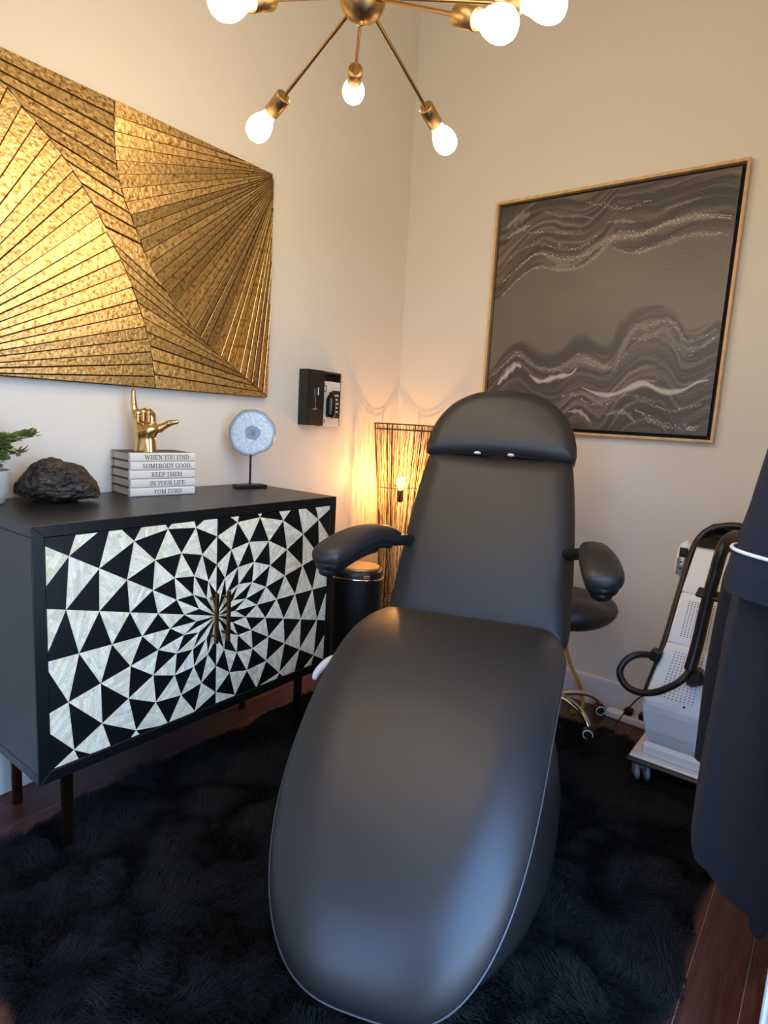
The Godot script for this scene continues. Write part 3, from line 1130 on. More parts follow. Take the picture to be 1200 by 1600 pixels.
		obj("arm_pad", g.done(), M.vinyl, arm)
		g = Geo.new()
		g.loft(lower)
		obj("arm_shell", g.done(), M.black_plastic, arm)
		g = Geo.new()
		g.loft(lower2)
		obj("arm_bracket", g.done(), M.black_plastic, arm)
		var a: Vector3 = path[2] * Vector3(-sg, 1, 1)
		obj("pivot_rod", tube_mesh([a + Vector3(0, -0.012, 0), Vector3(sg * 0.24 + 0.019, 0.785, -0.21)], 0.019, 14), M.black_plastic, arm)
	# white hand control hooked at the left edge
	g = Geo.new()
	g.tube(spline([Vector3(-0.355, 0.482, 0.215), Vector3(-0.376, 0.466, 0.242), Vector3(-0.392, 0.444, 0.265), Vector3(-0.398, 0.424, 0.276)], 5), [0.004, 0.008, 0.010, 0.011, 0.012, 0.012, 0.012, 0.012, 0.012, 0.012, 0.011, 0.011, 0.010, 0.009, 0.008, 0.004], 12)
	var hc := obj("hand_control", g.done(), M.white_plastic, t)
	hc.set_meta("label", "white plastic control lever at the seat edge")

# ------------------------------------------------------------------ chandelier
func bulb_profile() -> Array:
	var prof := []
	# y measured from the socket outwards; A-shaped bulb
	for p in [[0.0125, 0.0], [0.0135, 0.012], [0.018, 0.026], [0.0245, 0.038], [0.0290, 0.052], [0.0300, 0.063], [0.0285, 0.075], [0.0235, 0.085], [0.015, 0.0915], [0.006, 0.0940], [0.0005, 0.0945]]: prof.append(p)
	return prof

func chandelier() -> void:
	var c := Vector3(1.005, 2.062, 1.586)
	var t := thing("sputnik_chandelier", "brushed brass sputnik chandelier with round globe and glowing bulbs", "chandelier", c)
	var ball := SphereMesh.new()
	ball.radius = 0.050
	ball.height = 0.10
	ball.radial_segments = 40
	ball.rings = 20
	obj("hub", ball, M.brass, t)
	obj("hub_finial", lathe_mesh([[0.0, -0.058], [0.004, -0.056], [0.006, -0.050], [0.006, -0.046]], 14), M.brass, t)
	obj("stem", tube_mesh([Vector3(0, 0.045, 0), Vector3(0, HC - c.y - 0.02, 0)], 0.007, 12), M.brass, t)
	obj("ceiling_canopy", lathe_mesh([[0.06, HC - c.y], [0.06, HC - c.y - 0.015], [0.05, HC - c.y - 0.022], [0.01, HC - c.y - 0.026]], 28), M.brass, t)
	var glow := mat(Color(1, 0.97, 0.92), 0.4)
	glow.emission_enabled = true
	glow.emission = Color(1.0, 0.90, 0.74)
	glow.emission_energy_multiplier = 3.2
	var bm := lathe_mesh(bulb_profile(), 24)
	var sock := lathe_mesh([[0.008, -0.046], [0.0175, -0.046], [0.0185, -0.044], [0.0185, 0.006], [0.0165, 0.007], [0.0155, 0.0]], 24)
	var dirs := []
	for b in [Vector3(0.996, 1.915, 1.229), Vector3(0.659, 1.896, 1.556), Vector3(0.742, 2.064, 1.304), Vector3(1.35, 1.89, 1.616), Vector3(1.0, 1.879, 1.926), Vector3(1.345, 2.005, 1.45)]:
		dirs.append((b - c).normalized())
	for a in [140.0, 45.0]:
		dirs.append(Vector3(cos(deg_to_rad(a)), 0.02, sin(deg_to_rad(a))).normalized())
	for d in dirs:
		var arm := Node3D.new()
		arm.name = "arm"
		t.add_child(arm, true)
		var y: Vector3 = d
		var x := y.cross(Vector3(0.2, 1, 0.1)).normalized()
		var z := x.cross(y)
		arm.basis = Basis(x, y, z)
		# along +y of the arm
		obj("rod", tube_mesh([Vector3(0, 0.045, 0), Vector3(0, 0.285, 0)], 0.0042, 10), M.brass, arm)
		obj("socket", sock, M.brass, arm, Vector3(0, 0.325, 0))
		obj("bulb", bm, glow, arm, Vector3(0, 0.325, 0))
		var l := OmniLight3D.new()
		l.name = "bulb_light"
		l.light_color = Color(1.0, 0.89, 0.72)
		l.light_energy = BULB_ENERGY
		l.light_size = 0.028
		l.omni_range = 8.0
		l.omni_attenuation = 2.0
		l.shadow_enabled = true
		arm.add_child(l, true)
		l.position = Vector3(0, 0.385, 0)

# ------------------------------------------------------------------ floor lamp in the corner
func corner_lamp() -> void:
	var t := thing("floor_lamp", "tall tapered floor lamp of dark woven strings glowing in the corner", "floor lamp", Vector3(0.182, 0, 0.186))
	var lv := [[0.0, 0.100], [0.30, 0.088], [0.55, 0.090], [0.85, 0.115], [1.155, 0.145], [1.18, 0.147]]
	var rad := func(y: float) -> float:
		for i in lv.size() - 1:
			if y <= lv[i + 1][0]: return lerpf(lv[i][1], lv[i + 1][1], (y - lv[i][0]) / (lv[i + 1][0] - lv[i][0]))
		return 0.147
	for y in [0.006, 0.30, 1.152, 1.178]:
		var ring := []
		for j in 40: ring.append(Vector3(cos(TAU * j / 40.0), 0, sin(TAU * j / 40.0)) * rad.call(y) + Vector3(0, y, 0))
		obj("wire_ring", tube_mesh(ring, 0.0022, 6, true), M.black_matte, t)
	for j in 6:
		var a := TAU * (j + 0.3) / 6.0
		var pts := []
		for k in 13:
			var y := 1.178 * k / 12.0
			pts.append(Vector3(cos(a), 0, sin(a)) * (rad.call(y) - 0.002) + Vector3(0, y, 0))
		obj("frame_wire", tube_mesh(pts, 0.0028, 6), M.black_matte, t)
	# strings: slanted both ways and knotted in bands
	var rng := RandomNumberGenerator.new()
	rng.seed = 8
	for fam in 3:
		var g := Geo.new()
		var count := [48, 24, 34][fam] as int
		var twist: float = [0.0, 0.9, -1.1][fam]
		for j in count:
			if fam == 0 and (j / 6) % 3 == 2: continue
			var a0 := TAU * (j + rng.randf_range(-0.25, 0.25)) / count
			var pts := []
			for k in 9:
				var y := 1.176 * k / 8.0 + 0.001
				var a := a0 + twist * k / 8.0
				pts.append(Vector3(cos(a), 0, sin(a)) * (rad.call(y) + rng.randf_range(-0.003, 0.003)) + Vector3(0, y, 0))
			g.tube(pts, 0.0012 if fam == 0 else 0.0010, 4, false, Vector3(0.3, 0.1, 1), 1.0, false)
		var s := obj("woven_strings", g.done(), M.straw if fam < 2 else M.string_light, t)
		s.set_meta("kind", "stuff")
	# spider and socket
	for a in [0.65, 2.25, 3.8, 5.3]:
		var y := 0.86
		obj("spider_wire", tube_mesh([Vector3(0, y, 0), Vector3(cos(a), 0, sin(a)) * rad.call(y) + Vector3(0, y + 0.008, 0)], 0.0022, 6), M.black_matte, t)
	obj("socket", lathe_mesh([[0.010, 0.795], [0.016, 0.80], [0.017, 0.85], [0.014, 0.856], [0.0, 0.857]], 16), M.black_matte, t)
	var glow := mat(Color(1, 0.95, 0.85), 0.4)
	glow.emission_enabled = true
	glow.emission = Color(1.0, 0.78, 0.42)
	glow.emission_energy_multiplier = 6.0
	obj("bulb", lathe_mesh([[0.010, 0.855], [0.014, 0.868], [0.0215, 0.884], [0.0235, 0.897], [0.021, 0.910], [0.012, 0.919], [0.0005, 0.921]], 20), glow, t)
	var l := OmniLight3D.new()
	l.name = "lamp_light"
	l.light_color = Color(1.0, 0.70, 0.36)
	l.light_energy = LAMP_ENERGY
	l.light_size = 0.012
	l.omni_range = 6.0
	l.omni_attenuation = 2.0
	l.shadow_enabled = true
	t.add_child(l)
	l.position = Vector3(0, 0.897, 0)

# ------------------------------------------------------------------ beauty machine
func prof_at(table: Array, y: float) -> Array:
	for i in table.size() - 1:
		if y <= table[i + 1][0]:
			var f: float = clampf((y - table[i][0]) / (table[i + 1][0] - table[i][0]), 0.0, 1.0)
			return [lerpf(table[i][1], table[i + 1][1], f), lerpf(table[i][2], table[i + 1][2], f), lerpf(table[i][3], table[i + 1][3], f)]
	var e: Array = table[-1]
	return [e[1], e[2], e[3]]

func machine() -> void:
	var t := thing("beauty_machine", "white wheeled treatment machine with perforated panels and black hose", "machine", Vector3(1.66, 0.0045, 0.32))
	var o := Vector3(1.66, 0, 0.32)
	# y, z of the face, left x, right x
	var tb := [[0.125, 0.455, 1.502, 1.818], [0.19, 0.500, 1.490, 1.83], [0.285, 0.520, 1.478, 1.842], [0.40, 0.470, 1.498, 1.822], [0.49, 0.430, 1.514, 1.806], [0.66, 0.362, 1.527, 1.793], [0.82, 0.295, 1.545, 1.775]]
	var rings := []
	for k in 24:
		var y := lerpf(0.125, 0.82, k / 23.0)
		var p := prof_at(tb, y)
		var zb := 0.14
		var zf: float = p[0] - 0.008
		var ring := PackedVector3Array()
		for q in [Vector2(p[1] + 0.012, zf), Vector2(p[1] + 0.03, zf + 0.004), Vector2(p[2] - 0.03, zf + 0.004), Vector2(p[2] - 0.012, zf), Vector2(p[2], zf - 0.02), Vector2(p[2], zb + 0.02), Vector2(p[2] - 0.02, zb), Vector2(p[1] + 0.02, zb), Vector2(p[1], zb + 0.02), Vector2(p[1], zf - 0.02)]:
			ring.append(Vector3(q.x, y, q.y) - o)
		rings.append(ring)
	var g := Geo.new()
	g.loft(rings)
	obj("body", g.done(), M.white_plastic, t)
	# panels laid on the face
	var hole := Geo.new()
	var holes := 0
	for pn in [[0.662, 0.816, false], [0.496, 0.656, true], [0.300, 0.490, true], [0.140, 0.286, false]]:
		g = Geo.new()
		var rs := []
		for k in 9:
			var y := lerpf(pn[0], pn[1], k / 8.0)
			var p := prof_at(tb, y)
			var edge := 0.004 if k > 0 and k < 8 else 0.001
			var ring := PackedVector3Array()
			for q in [Vector2(p[1] + 0.004, p[0] - 0.012), Vector2(p[1] + 0.004, p[0] - 0.002), Vector2(p[1] + 0.010, p[0] + edge), Vector2(p[2] - 0.010, p[0] + edge), Vector2(p[2] - 0.004, p[0] - 0.002), Vector2(p[2] - 0.004, p[0] - 0.012)]:
				ring.append(Vector3(q.x, y, q.y) - o)
			rs.append(ring)
		g.loft(rs, true, true, false)
		var panel := obj("vent_panel" if pn[2] else "shell_panel", g.done(), M.white_plastic, t)
		if pn[2]:
			g = Geo.new()
			for side in 2:
				for i in 9:
					for j in 17:
						var y := lerpf(pn[0] + 0.025, pn[1] - 0.022, j / 16.0)
						var p := prof_at(tb, y)
						var cx: float = (p[1] + p[2]) / 2.0
						var hw: float = (p[2] - p[1]) / 2.0
						var x: float = cx + (lerpf(-0.72, -0.16, i / 8.0) if side == 0 else lerpf(0.16, 0.72, i / 8.0)) * hw
						var nn := Vector3(0, 0.36, 0.93)
						var uu := Vector3(1, 0, 0)
						var vv := nn.cross(uu)
						var at := Vector3(x, y, p[0] + 0.0046) - o
						var r := PackedVector3Array()
						var r2 := PackedVector3Array()
						for a in 6:
							var e := uu * cos(TAU * a / 6.0) + vv * sin(TAU * a / 6.0)
							r.append(at + e * 0.0021)
							r2.append(at + e * 0.0021 - nn * 0.003)
						g.loft([r2, r], false, true, false)
			var hh := obj("vent_holes", g.done(), mat(Color(0.28, 0.28, 0.29), 0.7), panel)
			hh.set_meta("kind", "stuff")
			for y in [pn[0] + 0.012, pn[1] - 0.011]:
				var p := prof_at(tb, y)
				var sc := SphereMesh.new()
				sc.radius = 0.004
				sc.height = 0.004
				sc.radial_segments = 10
				sc.rings = 5
				obj("screw", sc, M.black_plastic, panel, Vector3(lerpf(p[1], p[2], 0.36), y, p[0] + 0.005) - o, Vector3(1.2, 0, 0))
	# top console
	g = Geo.new()
	rings = []
	for k in 7:
		var f := k / 6.0
		var y := 0.815 + 0.07 * f
		var ins := 0.03 * f * f
		var ring := PackedVector3Array()
		for q in [Vector2(1.540 + ins, 0.30 - 0.10 * f), Vector2(1.56 + ins, 0.308 - 0.10 * f), Vector2(1.76 - ins, 0.308 - 0.10 * f), Vector2(1.78 - ins, 0.30 - 0.10 * f), Vector2(1.78 - ins, 0.15), Vector2(1.76 - ins, 0.14), Vector2(1.56 + ins, 0.14), Vector2(1.540 + ins, 0.15)]:
			ring.append(Vector3(q.x, y, q.y) - o)
		rings.append(ring)
	g.loft(rings)
	obj("console", g.done(), M.black_plastic, t)
	obj("display", box_mesh(Vector3(0.13, 0.003, 0.05), 0.001), M.black_gloss, t, Vector3(1.655, 0.858, 0.248) - o, Vector3(deg_to_rad(52), 0, 0))
	# black rim that runs up the sides and over the top
	var rim := [Vector3(1.480, 0.30, 0.475), Vector3(1.496, 0.40, 0.43), Vector3(1.508, 0.50, 0.39), Vector3(1.515, 0.60, 0.35), Vector3(1.522, 0.69, 0.312), Vector3(1.530, 0.775, 0.28), Vector3(1.546, 0.835, 0.262), Vector3(1.578, 0.875, 0.25), Vector3(1.64, 0.897, 0.25), Vector3(1.70, 0.893, 0.25), Vector3(1.75, 0.868, 0.25), Vector3(1.785, 0.82, 0.25), Vector3(1.80, 0.74, 0.27), Vector3(1.81, 0.60, 0.315), Vector3(1.83, 0.40, 0.40), Vector3(1.845, 0.30, 0.46)]
	var moved := []
	for p in spline(rim, 5): moved.append(p - o)
	obj("side_rim", tube_mesh(moved, 0.0125, 10), M.black_plastic, t)
	# plinth and base plate
	g = Geo.new()
	g.box(Vector3(1.66, 0.112, 0.315) - o, Vector3(0.345, 0.05, 0.35), 0.012)
	obj("plinth", g.done(), M.white_plastic, t)
	obj("base_plate", box_mesh(Vector3(0.40, 0.012, 0.40), 0.005), M.white_plastic, t, Vector3(1.66, 0.086, 0.315) - o)
	obj("base_bumper", box_mesh(Vector3(0.418, 0.016, 0.418), 0.007), M.black_plastic, t, Vector3(1.66, 0.0725, 0.315) - o)
	for cx in [1.497, 1.825]:
		for cz in [0.155, 0.487]:
			var cs := Node3D.new()
			cs.name = "caster"
			t.add_child(cs, true)
			cs.position = Vector3(cx, 0.0, cz) - o
			cs.rotation.y = 0.5
			obj("fork", box_mesh(Vector3(0.022, 0.026, 0.04), 0.006), M.gray_plastic, cs, Vector3(0, 0.054, -0.005))
			for s in [-1.0, 1.0]:
				g = Geo.new()
				g.lathe([[0.004, -0.008], [0.026, -0.008], [0.030, -0.005], [0.030, 0.005], [0.026, 0.008], [0.004, 0.008]], 24)
				obj("wheel", g.done(), M.gray_plastic, cs, Vector3(s * 0.017, 0.030, 0.008), Vector3(0, 0, PI / 2))
	# thick hose down the face, then a loop back to a port
	var hose := []
	for p in spline([Vector3(1.70, 0.865, 0.30), Vector3(1.672, 0.885, 0.42), Vector3(1.658, 0.860, 0.51), Vector3(1.647, 0.780, 0.515), Vector3(1.634, 0.663, 0.515), Vector3(1.625, 0.540, 0.52), Vector3(1.616, 0.450, 0.535)], 6): hose.append(p - o)
	g = Geo.new()
	g.tube(hose, 0.019, 14)
	obj("hose", g.done(), M.black_plastic, t)
	obj("hose_clip", box_mesh(Vector3(0.075, 0.014, 0.05), 0.004), M.black_plastic, t, Vector3(1.638, 0.70, 0.505) - o, Vector3(0.3, 0, -0.1))
	obj("hose_clamp", box_mesh(Vector3(0.06, 0.05, 0.05), 0.01), M.black_plastic, t, Vector3(1.632, 0.425, 0.52) - o, Vector3(0, 0, 0.5))
	var loop := []
	for p in spline([Vector3(1.618, 0.452, 0.535), Vector3(1.600, 0.418, 0.555), Vector3(1.568, 0.384, 0.56), Vector3(1.521, 0.350, 0.56), Vector3(1.471, 0.337, 0.56), Vector3(1.430, 0.347, 0.555), Vector3(1.403, 0.378, 0.54), Vector3(1.413, 0.418, 0.52), Vector3(1.446, 0.444, 0.50), Vector3(1.495, 0.446, 0.47)], 6): loop.append(p - o)
	obj("loop_hose", tube_mesh(loop, 0.0115, 12), M.black_plastic, t)
	obj("hose_port", box_mesh(Vector3(0.035, 0.04, 0.04), 0.006), M.black_plastic, t, Vector3(1.495, 0.446, 0.462) - o, Vector3(0, 0, -0.2))
	# handpiece in its holder at the left of the console
	g = Geo.new()
	rings = []
	for k in 13:
		var f := k / 12.0
		var w := 0.024 * pow(maxf(0.0, 1.0 - pow(absf(2.0 * f - 1.0), 3.5)), 0.5) + 0.001
		rings.append(capsule_ring(Vector3(1.499 + 0.012 * f, 0.69 + 0.135 * f, 0.262) - o, Vector3(1, 0, 0), Vector3(0, 0, 1), w, w * 0.8, 18))
	g.loft(rings)
	var hp := obj("handpiece", g.done(), M.white_plastic, t)
	hp.set_meta("label", "white handpiece with a small dark screen")
	obj("handpiece_screen", box_mesh(Vector3(0.028, 0.036, 0.004), 0.002), M.black_gloss, hp, Vector3(1.506, 0.782, 0.2805) - o)
	obj("handpiece_face", box_mesh(Vector3(0.030, 0.062, 0.004), 0.002), M.gray_plastic, hp, Vector3(1.5025, 0.731, 0.2795) - o)
	for y in [0.748, 0.724]:
		var bt := SphereMesh.new()
		bt.radius = 0.0045
		bt.height = 0.006
		bt.radial_segments = 12
		bt.rings = 6
		obj("button", bt, M.black_plastic, hp, Vector3(1.502, y, 0.283) - o)

# ------------------------------------------------------------------ robe on the door
func cloth_loft(levels: Array, folds: float, seed_n: int, hem: Callable, segs := 96) -> ArrayMesh:
	# levels: y, cx, cz, rx, rz
	var fn := FastNoiseLite.new()
	fn.seed = seed_n
	fn.frequency = 1.0
	var rings := []
	var n := 40
	for k in n + 1:
		var f := float(k) / n * (levels.size() - 1)
		var i := mini(int(f), levels.size() - 2)
		var q := smoothstep(0.0, 1.0, f - i) if false else f - i
		var L := []
		for c in 5: L.append(lerpf(levels[i][c], levels[i + 1][c], q))
		var ring := PackedVector3Array()
		for j in segs:
			var a := TAU * j / segs
			var low := float(k) / n
			var fold := 1.0 + folds * (0.3 + 0.7 * low) * (sin(a * 9.0 + fn.get_noise_2d(a, low) * 2.0) * 0.55 + sin(a * 5.0 + 1.3) * 0.45 + fn.get_noise_2d(cos(a) * 2.0, low * 3.0 + sin(a)) * 0.8)
			var cx := signf(cos(a)) * pow(absf(cos(a)), 0.75)
			var cz := signf(sin(a)) * pow(absf(sin(a)), 0.75)
			var p := Vector3(minf(L[1] + cx * L[3] * fold, 1.940), L[0], L[2] + cz * L[4] * fold)
			if k > n - 12: p.y += hem.call(p) * (k - (n - 12)) / 12.0
			ring.append(p)
		rings.append(ring)
	var g := Geo.new()
	g.loft(rings, true, true)
	return g.done()

func robe() -> void:
	var t := thing("bathrobe", "navy bathrobe with white piping hanging on the open white door", "bathrobe", Vector3(1.94, 0, 1.05))
	var o := t.position
	var add := func(called: String, m: ArrayMesh) -> MeshInstance3D: return obj(called, m, M.navy, t, -o)
	# body of the robe
	add.call("robe_body", cloth_loft([[1.72, 1.905, 1.02, 0.030, 0.06], [1.60, 1.895, 1.02, 0.045, 0.15], [1.40, 1.878, 1.03, 0.060, 0.20], [1.10, 1.868, 1.04, 0.080, 0.20], [0.80, 1.860, 1.04, 0.098, 0.19], [0.50, 1.858, 1.04, 0.106, 0.18], [0.235, 1.856, 1.04, 0.108, 0.17]], 0.045, 4, func(p): return (1.80 - p.x) * 0.55))
	# inner layer that hangs lower against the door
	add.call("robe_lining", cloth_loft([[1.20, 1.918, 1.04, 0.016, 0.10], [0.7, 1.914, 1.04, 0.022, 0.13], [0.13, 1.914, 1.05, 0.024, 0.14]], 0.03, 14, func(_p): return 0.0))
	# rear flap, seen to the left of the body
	add.call("robe_flap", cloth_loft([[1.15, 1.83, 0.90, 0.055, 0.05], [0.85, 1.80, 0.88, 0.085, 0.055], [0.60, 1.79, 0.88, 0.085, 0.05], [0.345, 1.785, 0.88, 0.076, 0.045]], 0.03, 24, func(_p): return 0.0))
	# sleeve with a deep cuff
	var sl: MeshInstance3D = add.call("sleeve", cloth_loft([[1.62, 1.905, 1.13, 0.030, 0.05], [1.45, 1.890, 1.18, 0.045, 0.055], [1.25, 1.880, 1.22, 0.066, 0.06], [1.05, 1.868, 1.24, 0.082, 0.06], [0.965, 1.862, 1.245, 0.086, 0.06]], 0.02, 34, func(p): return (1.80 - p.x) * -0.10))
	obj("cuff", cloth_loft([[0.985, 1.860, 1.245, 0.088, 0.063], [0.94, 1.858, 1.246, 0.093, 0.066], [0.895, 1.857, 1.247, 0.091, 0.065]], 0.012, 44, func(p): return (1.80 - p.x) * 0.12), M.navy, sl)
	var ring := []
	for j in 60:
		var a := TAU * j / 60.0
		var cx := signf(cos(a)) * pow(absf(cos(a)), 0.75)
		var cz := signf(sin(a)) * pow(absf(sin(a)), 0.75)
		var x := minf(1.860 + cx * 0.0905, 1.938)
		ring.append(Vector3(x, 0.985 - (x - 1.77) * 0.11, 1.245 + cz * 0.0655))
	var pp := obj("cuff_piping", tube_mesh(ring, 0.0038, 8, true), mat(Color(0.92, 0.92, 0.93), 0.6), sl)
	pp.set_meta("label", "white piping around the cuff")
	# hook it hangs from
	var hk := obj("hanging_loop", tube_mesh(spline([Vector3(1.935, 1.78, 1.02), Vector3(1.915, 1.775, 1.02), Vector3(1.905, 1.74, 1.02), Vector3(1.90, 1.70, 1.02)], 5), 0.004, 8), M.navy, t, -o)

# ------------------------------------------------------------------ stool
func stool() -> void:
	var c := Vector3(1.08, 0, 0.25)
	var t := thing("rolling_stool", "black saddle stool on chrome star base behind the treatment chair", "stool", c + Vector3(0, 0.0045, 0))
	# saddle seat
	var g := Geo.new()
	var sc := Vector3(0.040, 0.490, 0.045)
	var rings := []
	for k in 15:
		var f := k / 14.0
		var r := PackedVector3Array()
		var a0 := PI * f - PI / 2.0
		var rr := pow(maxf(cos(a0), 0.0), 0.55)
		for j in 48:
			var a := TAU * j / 48.0
			var x := cos(a) * rr
			var z := sin(a) * rr
			var y := sin(a0) * 0.068
			if f > 0.5: y -= 0.022 * exp(-pow(z * 2.6, 2.0)) * (0.4 + 0.6 * (x * 0.5 + 0.5))
			y += 0.018 * x * x
			r.append(sc + Vector3(x * 0.185, y, z * 0.185))
		rings.append(r)
	g.loft(rings)
	obj("seat", g.done(), M.vinyl, t)
	obj("column", tube_mesh([Vector3(0, 0.10, 0), Vector3(0, 0.30, 0)], 0.022, 16), M.black_plastic, t)
	obj("piston", tube_mesh([Vector3(0, 0.29, 0), Vector3(0.02, 0.47, 0.025)], 0.013, 14), M.chrome, t)
	obj("hub", lathe_mesh([[0.034, 0.075], [0.036, 0.08], [0.034, 0.115], [0.026, 0.125]], 24), M.chrome, t)
	for i in 5:
		var a := deg_to_rad(-45.0 + 72.0 * i)
		var d := Vector3(cos(a), 0, sin(a))
		var leg := Node3D.new()
		leg.name = "leg"
		t.add_child(leg, true)
		g = Geo.new()
		g.tube(spline([d * 0.02 + Vector3(0, 0.100, 0), d * 0.09 + Vector3(0, 0.104, 0), d * 0.16 + Vector3(0, 0.090, 0), d * 0.20 + Vector3(0, 0.062, 0), d * 0.208 + Vector3(0, 0.048, 0)], 5), [0.020, 0.020, 0.019, 0.019, 0.018, 0.018, 0.017, 0.017, 0.016, 0.016, 0.015, 0.015, 0.014, 0.014, 0.013, 0.013, 0.012, 0.012, 0.011, 0.011, 0.010], 12, false, Vector3.UP, 0.62)
		obj("arm", g.done(), M.chrome, leg)
		var w := Node3D.new()
		w.name = "caster"
		leg.add_child(w, true)
		w.position = d * 0.208
		w.rotation.y = [0.7, 0.2, 1.4, 2.2, 0.4][i]
		g = Geo.new()
		g.lathe([[0.003, -0.018], [0.020, -0.018], [0.025, -0.014], [0.025, 0.014], [0.020, 0.018], [0.003, 0.018]], 24)
		g.box(Vector3(0, 0, -0.024), Vector3(0.018, 0.02, 0.012), 0.003)
		obj("wheel", g.done(), M.black_plastic, w, Vector3(0, 0.0255, 0), Vector3(PI / 2, 0, 0))
		g = Geo.new()
		for s in [-1.0, 1.0]:
			var rg := []
			for j in 24: rg.append(Vector3(cos(TAU * j / 24.0) * 0.0185, 0.0255 + sin(TAU * j / 24.0) * 0.0185, s * 0.0178))
			g.tube(rg, 0.0026, 6, true)
		var rim_m := obj("wheel_ring", g.done(), M.white_plastic, w)
		rim_m.set_meta("label", "white ring on the wheel face")

# ------------------------------------------------------------------ bin
func bin() -> void:
	var t := thing("pedal_bin", "slim black trash bin with a brass tinted lid beside the sideboard", "trash bin", Vector3(0.352, 0.0045, 0.70), deg_to_rad(30))
	var sh := func(s: float, y: float) -> PackedVector3Array:
		return capsule_ring(Vector3(0, y, 0), Vector3(1, 0, 0), Vector3(0, 0, -1), 0.108 * s, 0.088 * s, 40, 2.7)
	var g := Geo.new()
	g.loft([sh.call(0.97, 0.012), sh.call(1.0, 0.02), sh.call(1.0, 0.535)])
	var paint := mat(Color(0.105, 0.10, 0.10), 0.35)
	obj("body", g.done(), paint, t)
	g = Geo.new()
	g.loft([sh.call(1.02, 0.0), sh.call(1.03, 0.005), sh.call(1.03, 0.018), sh.call(1.0, 0.022)])
	obj("foot_ring", g.done(), M.black_plastic, t)
	g = Geo.new()
	g.loft([sh.call(1.0, 0.535), sh.call(1.02, 0.537), sh.call(1.02, 0.541), sh.call(1.0, 0.543)])
	obj("rim", g.done(), M.chrome, t)
	g = Geo.new()
	g.loft([sh.call(0.985, 0.543), sh.call(0.985, 0.562), sh.call(0.96, 0.569), sh.call(0.90, 0.571)])
	obj("collar", g.done(), paint, t)
	g = Geo.new()
	g.loft([sh.call(0.86, 0.571), sh.call(0.87, 0.574), sh.call(0.86, 0.580), sh.call(0.80, 0.583)])
	var lid := obj("lid", g.done(), mat(Color(0.62, 0.50, 0.40), 0.3, 0.7), t)
	lid.set_meta("label", "brushed metal lid")
	obj("button", box_mesh(Vector3(0.030, 0.014, 0.012), 0.003), mat(Color(0.72, 0.56, 0.42), 0.35, 0.6), t, Vector3(0.05, 0.553, 0.080), Vector3(0, 0.35, 0))
	obj("pedal", box_mesh(Vector3(0.06, 0.01, 0.05), 0.003), M.black_plastic, t, Vector3(0, 0.02, 0.105))

# ------------------------------------------------------------------ things on the sideboard
const TOP := 0.912

func books() -> void:
	var lines := ["WHEN YOU FIND", "SOMEBODY GOOD,", "KEEP THEM", "IN YOUR LIFE", "-TOM FORD"]
	var labels := ["white spined book lettered WHEN YOU FIND, topmost of the stack", "white spined book lettered SOMEBODY GOOD, second from the top", "white spined book lettered KEEP THEM, middle of the stack", "white spined book lettered IN YOUR LIFE, second from the bottom", "white spined book at the bottom of the stack on the sideboard"]
	var W := 0.218
	var D := 0.150
	var H := 0.0278
	var font := SystemFont.new()
	font.font_names = PackedStringArray(["Droid Serif"])
	var turn := deg_to_rad(82.4)
	var bx := Basis(Vector3.UP, turn)
	# middle of the footprint
	var mid := Vector3(0.170, 0, 1.500) - bx.z * (D / 2.0)
	mid.x = maxf(mid.x, 0.09)
	for i in 5:
		var k := 4 - i
		var jog := [0.0, 0.002, -0.001, 0.0015, 0.0][i] as float
		var t := thing("book", labels[i], "book", mid + Vector3(0, TOP + k * H, 0) + bx.x * jog, turn, "stacked books on the sideboard")
		# boards, page block, rounded spine
		for y in [0.0012, H - 0.0012]:
			obj("cover", box_mesh(Vector3(W, 0.0022, D - 0.006), 0.0006), M.dark_cover, t, Vector3(0, y, -0.003))
		obj("pages", box_mesh(Vector3(W - 0.010, H - 0.0050, D - 0.014), 0.001), M.pages, t, Vector3(0, H / 2.0, -0.001))
		var rings := []
		var ra := PackedVector3Array()
		var rb := PackedVector3Array()
		for q in [Vector2(0.0, -0.012), Vector2(0.0001, -0.004), Vector2(0.0015, 0.0), Vector2(0.005, 0.002), Vector2(0.014, 0.0026), Vector2(0.0228, 0.002), Vector2(0.0263, 0.0), Vector2(0.0277, -0.004), Vector2(0.0278, -0.012)]:
			ra.append(Vector3(-W / 2.0 - 0.0006, q.x, D / 2.0 - 0.0026 + q.y))
			rb.append(Vector3(W / 2.0 + 0.0006, q.x, D / 2.0 - 0.0026 + q.y))
		var g := Geo.new()
		g.loft([ra, rb], true, true, false)
		obj("spine", g.done(), M.paper, t)
		var tm := TextMesh.new()
		tm.text = lines[i]
		tm.font = font
		tm.font_size = 64
		tm.pixel_size = 0.00022
		tm.depth = 0.0006
		var aabb := tm.get_aabb()
		var want: float = [0.150, 0.166, 0.104, 0.118, 0.100][i]
		var o := obj("lettering", tm, M.ink, t, Vector3(0.012, H / 2.0, D / 2.0 + 0.0002))
		if aabb.size.x > 0.01: o.scale = Vector3(want / aabb.size.x, want / aabb.size.x * 1.05, 1)

func sd_capsule(p: Vector3, a: Vector3, b: Vector3, ra: float, rb: float) -> float:
	var pa := p - a
	var ba := b - a
	var h := clampf(pa.dot(ba) / ba.length_squared(), 0.0, 1.0)
	return (pa - ba * h).length() - lerpf(ra, rb, h)

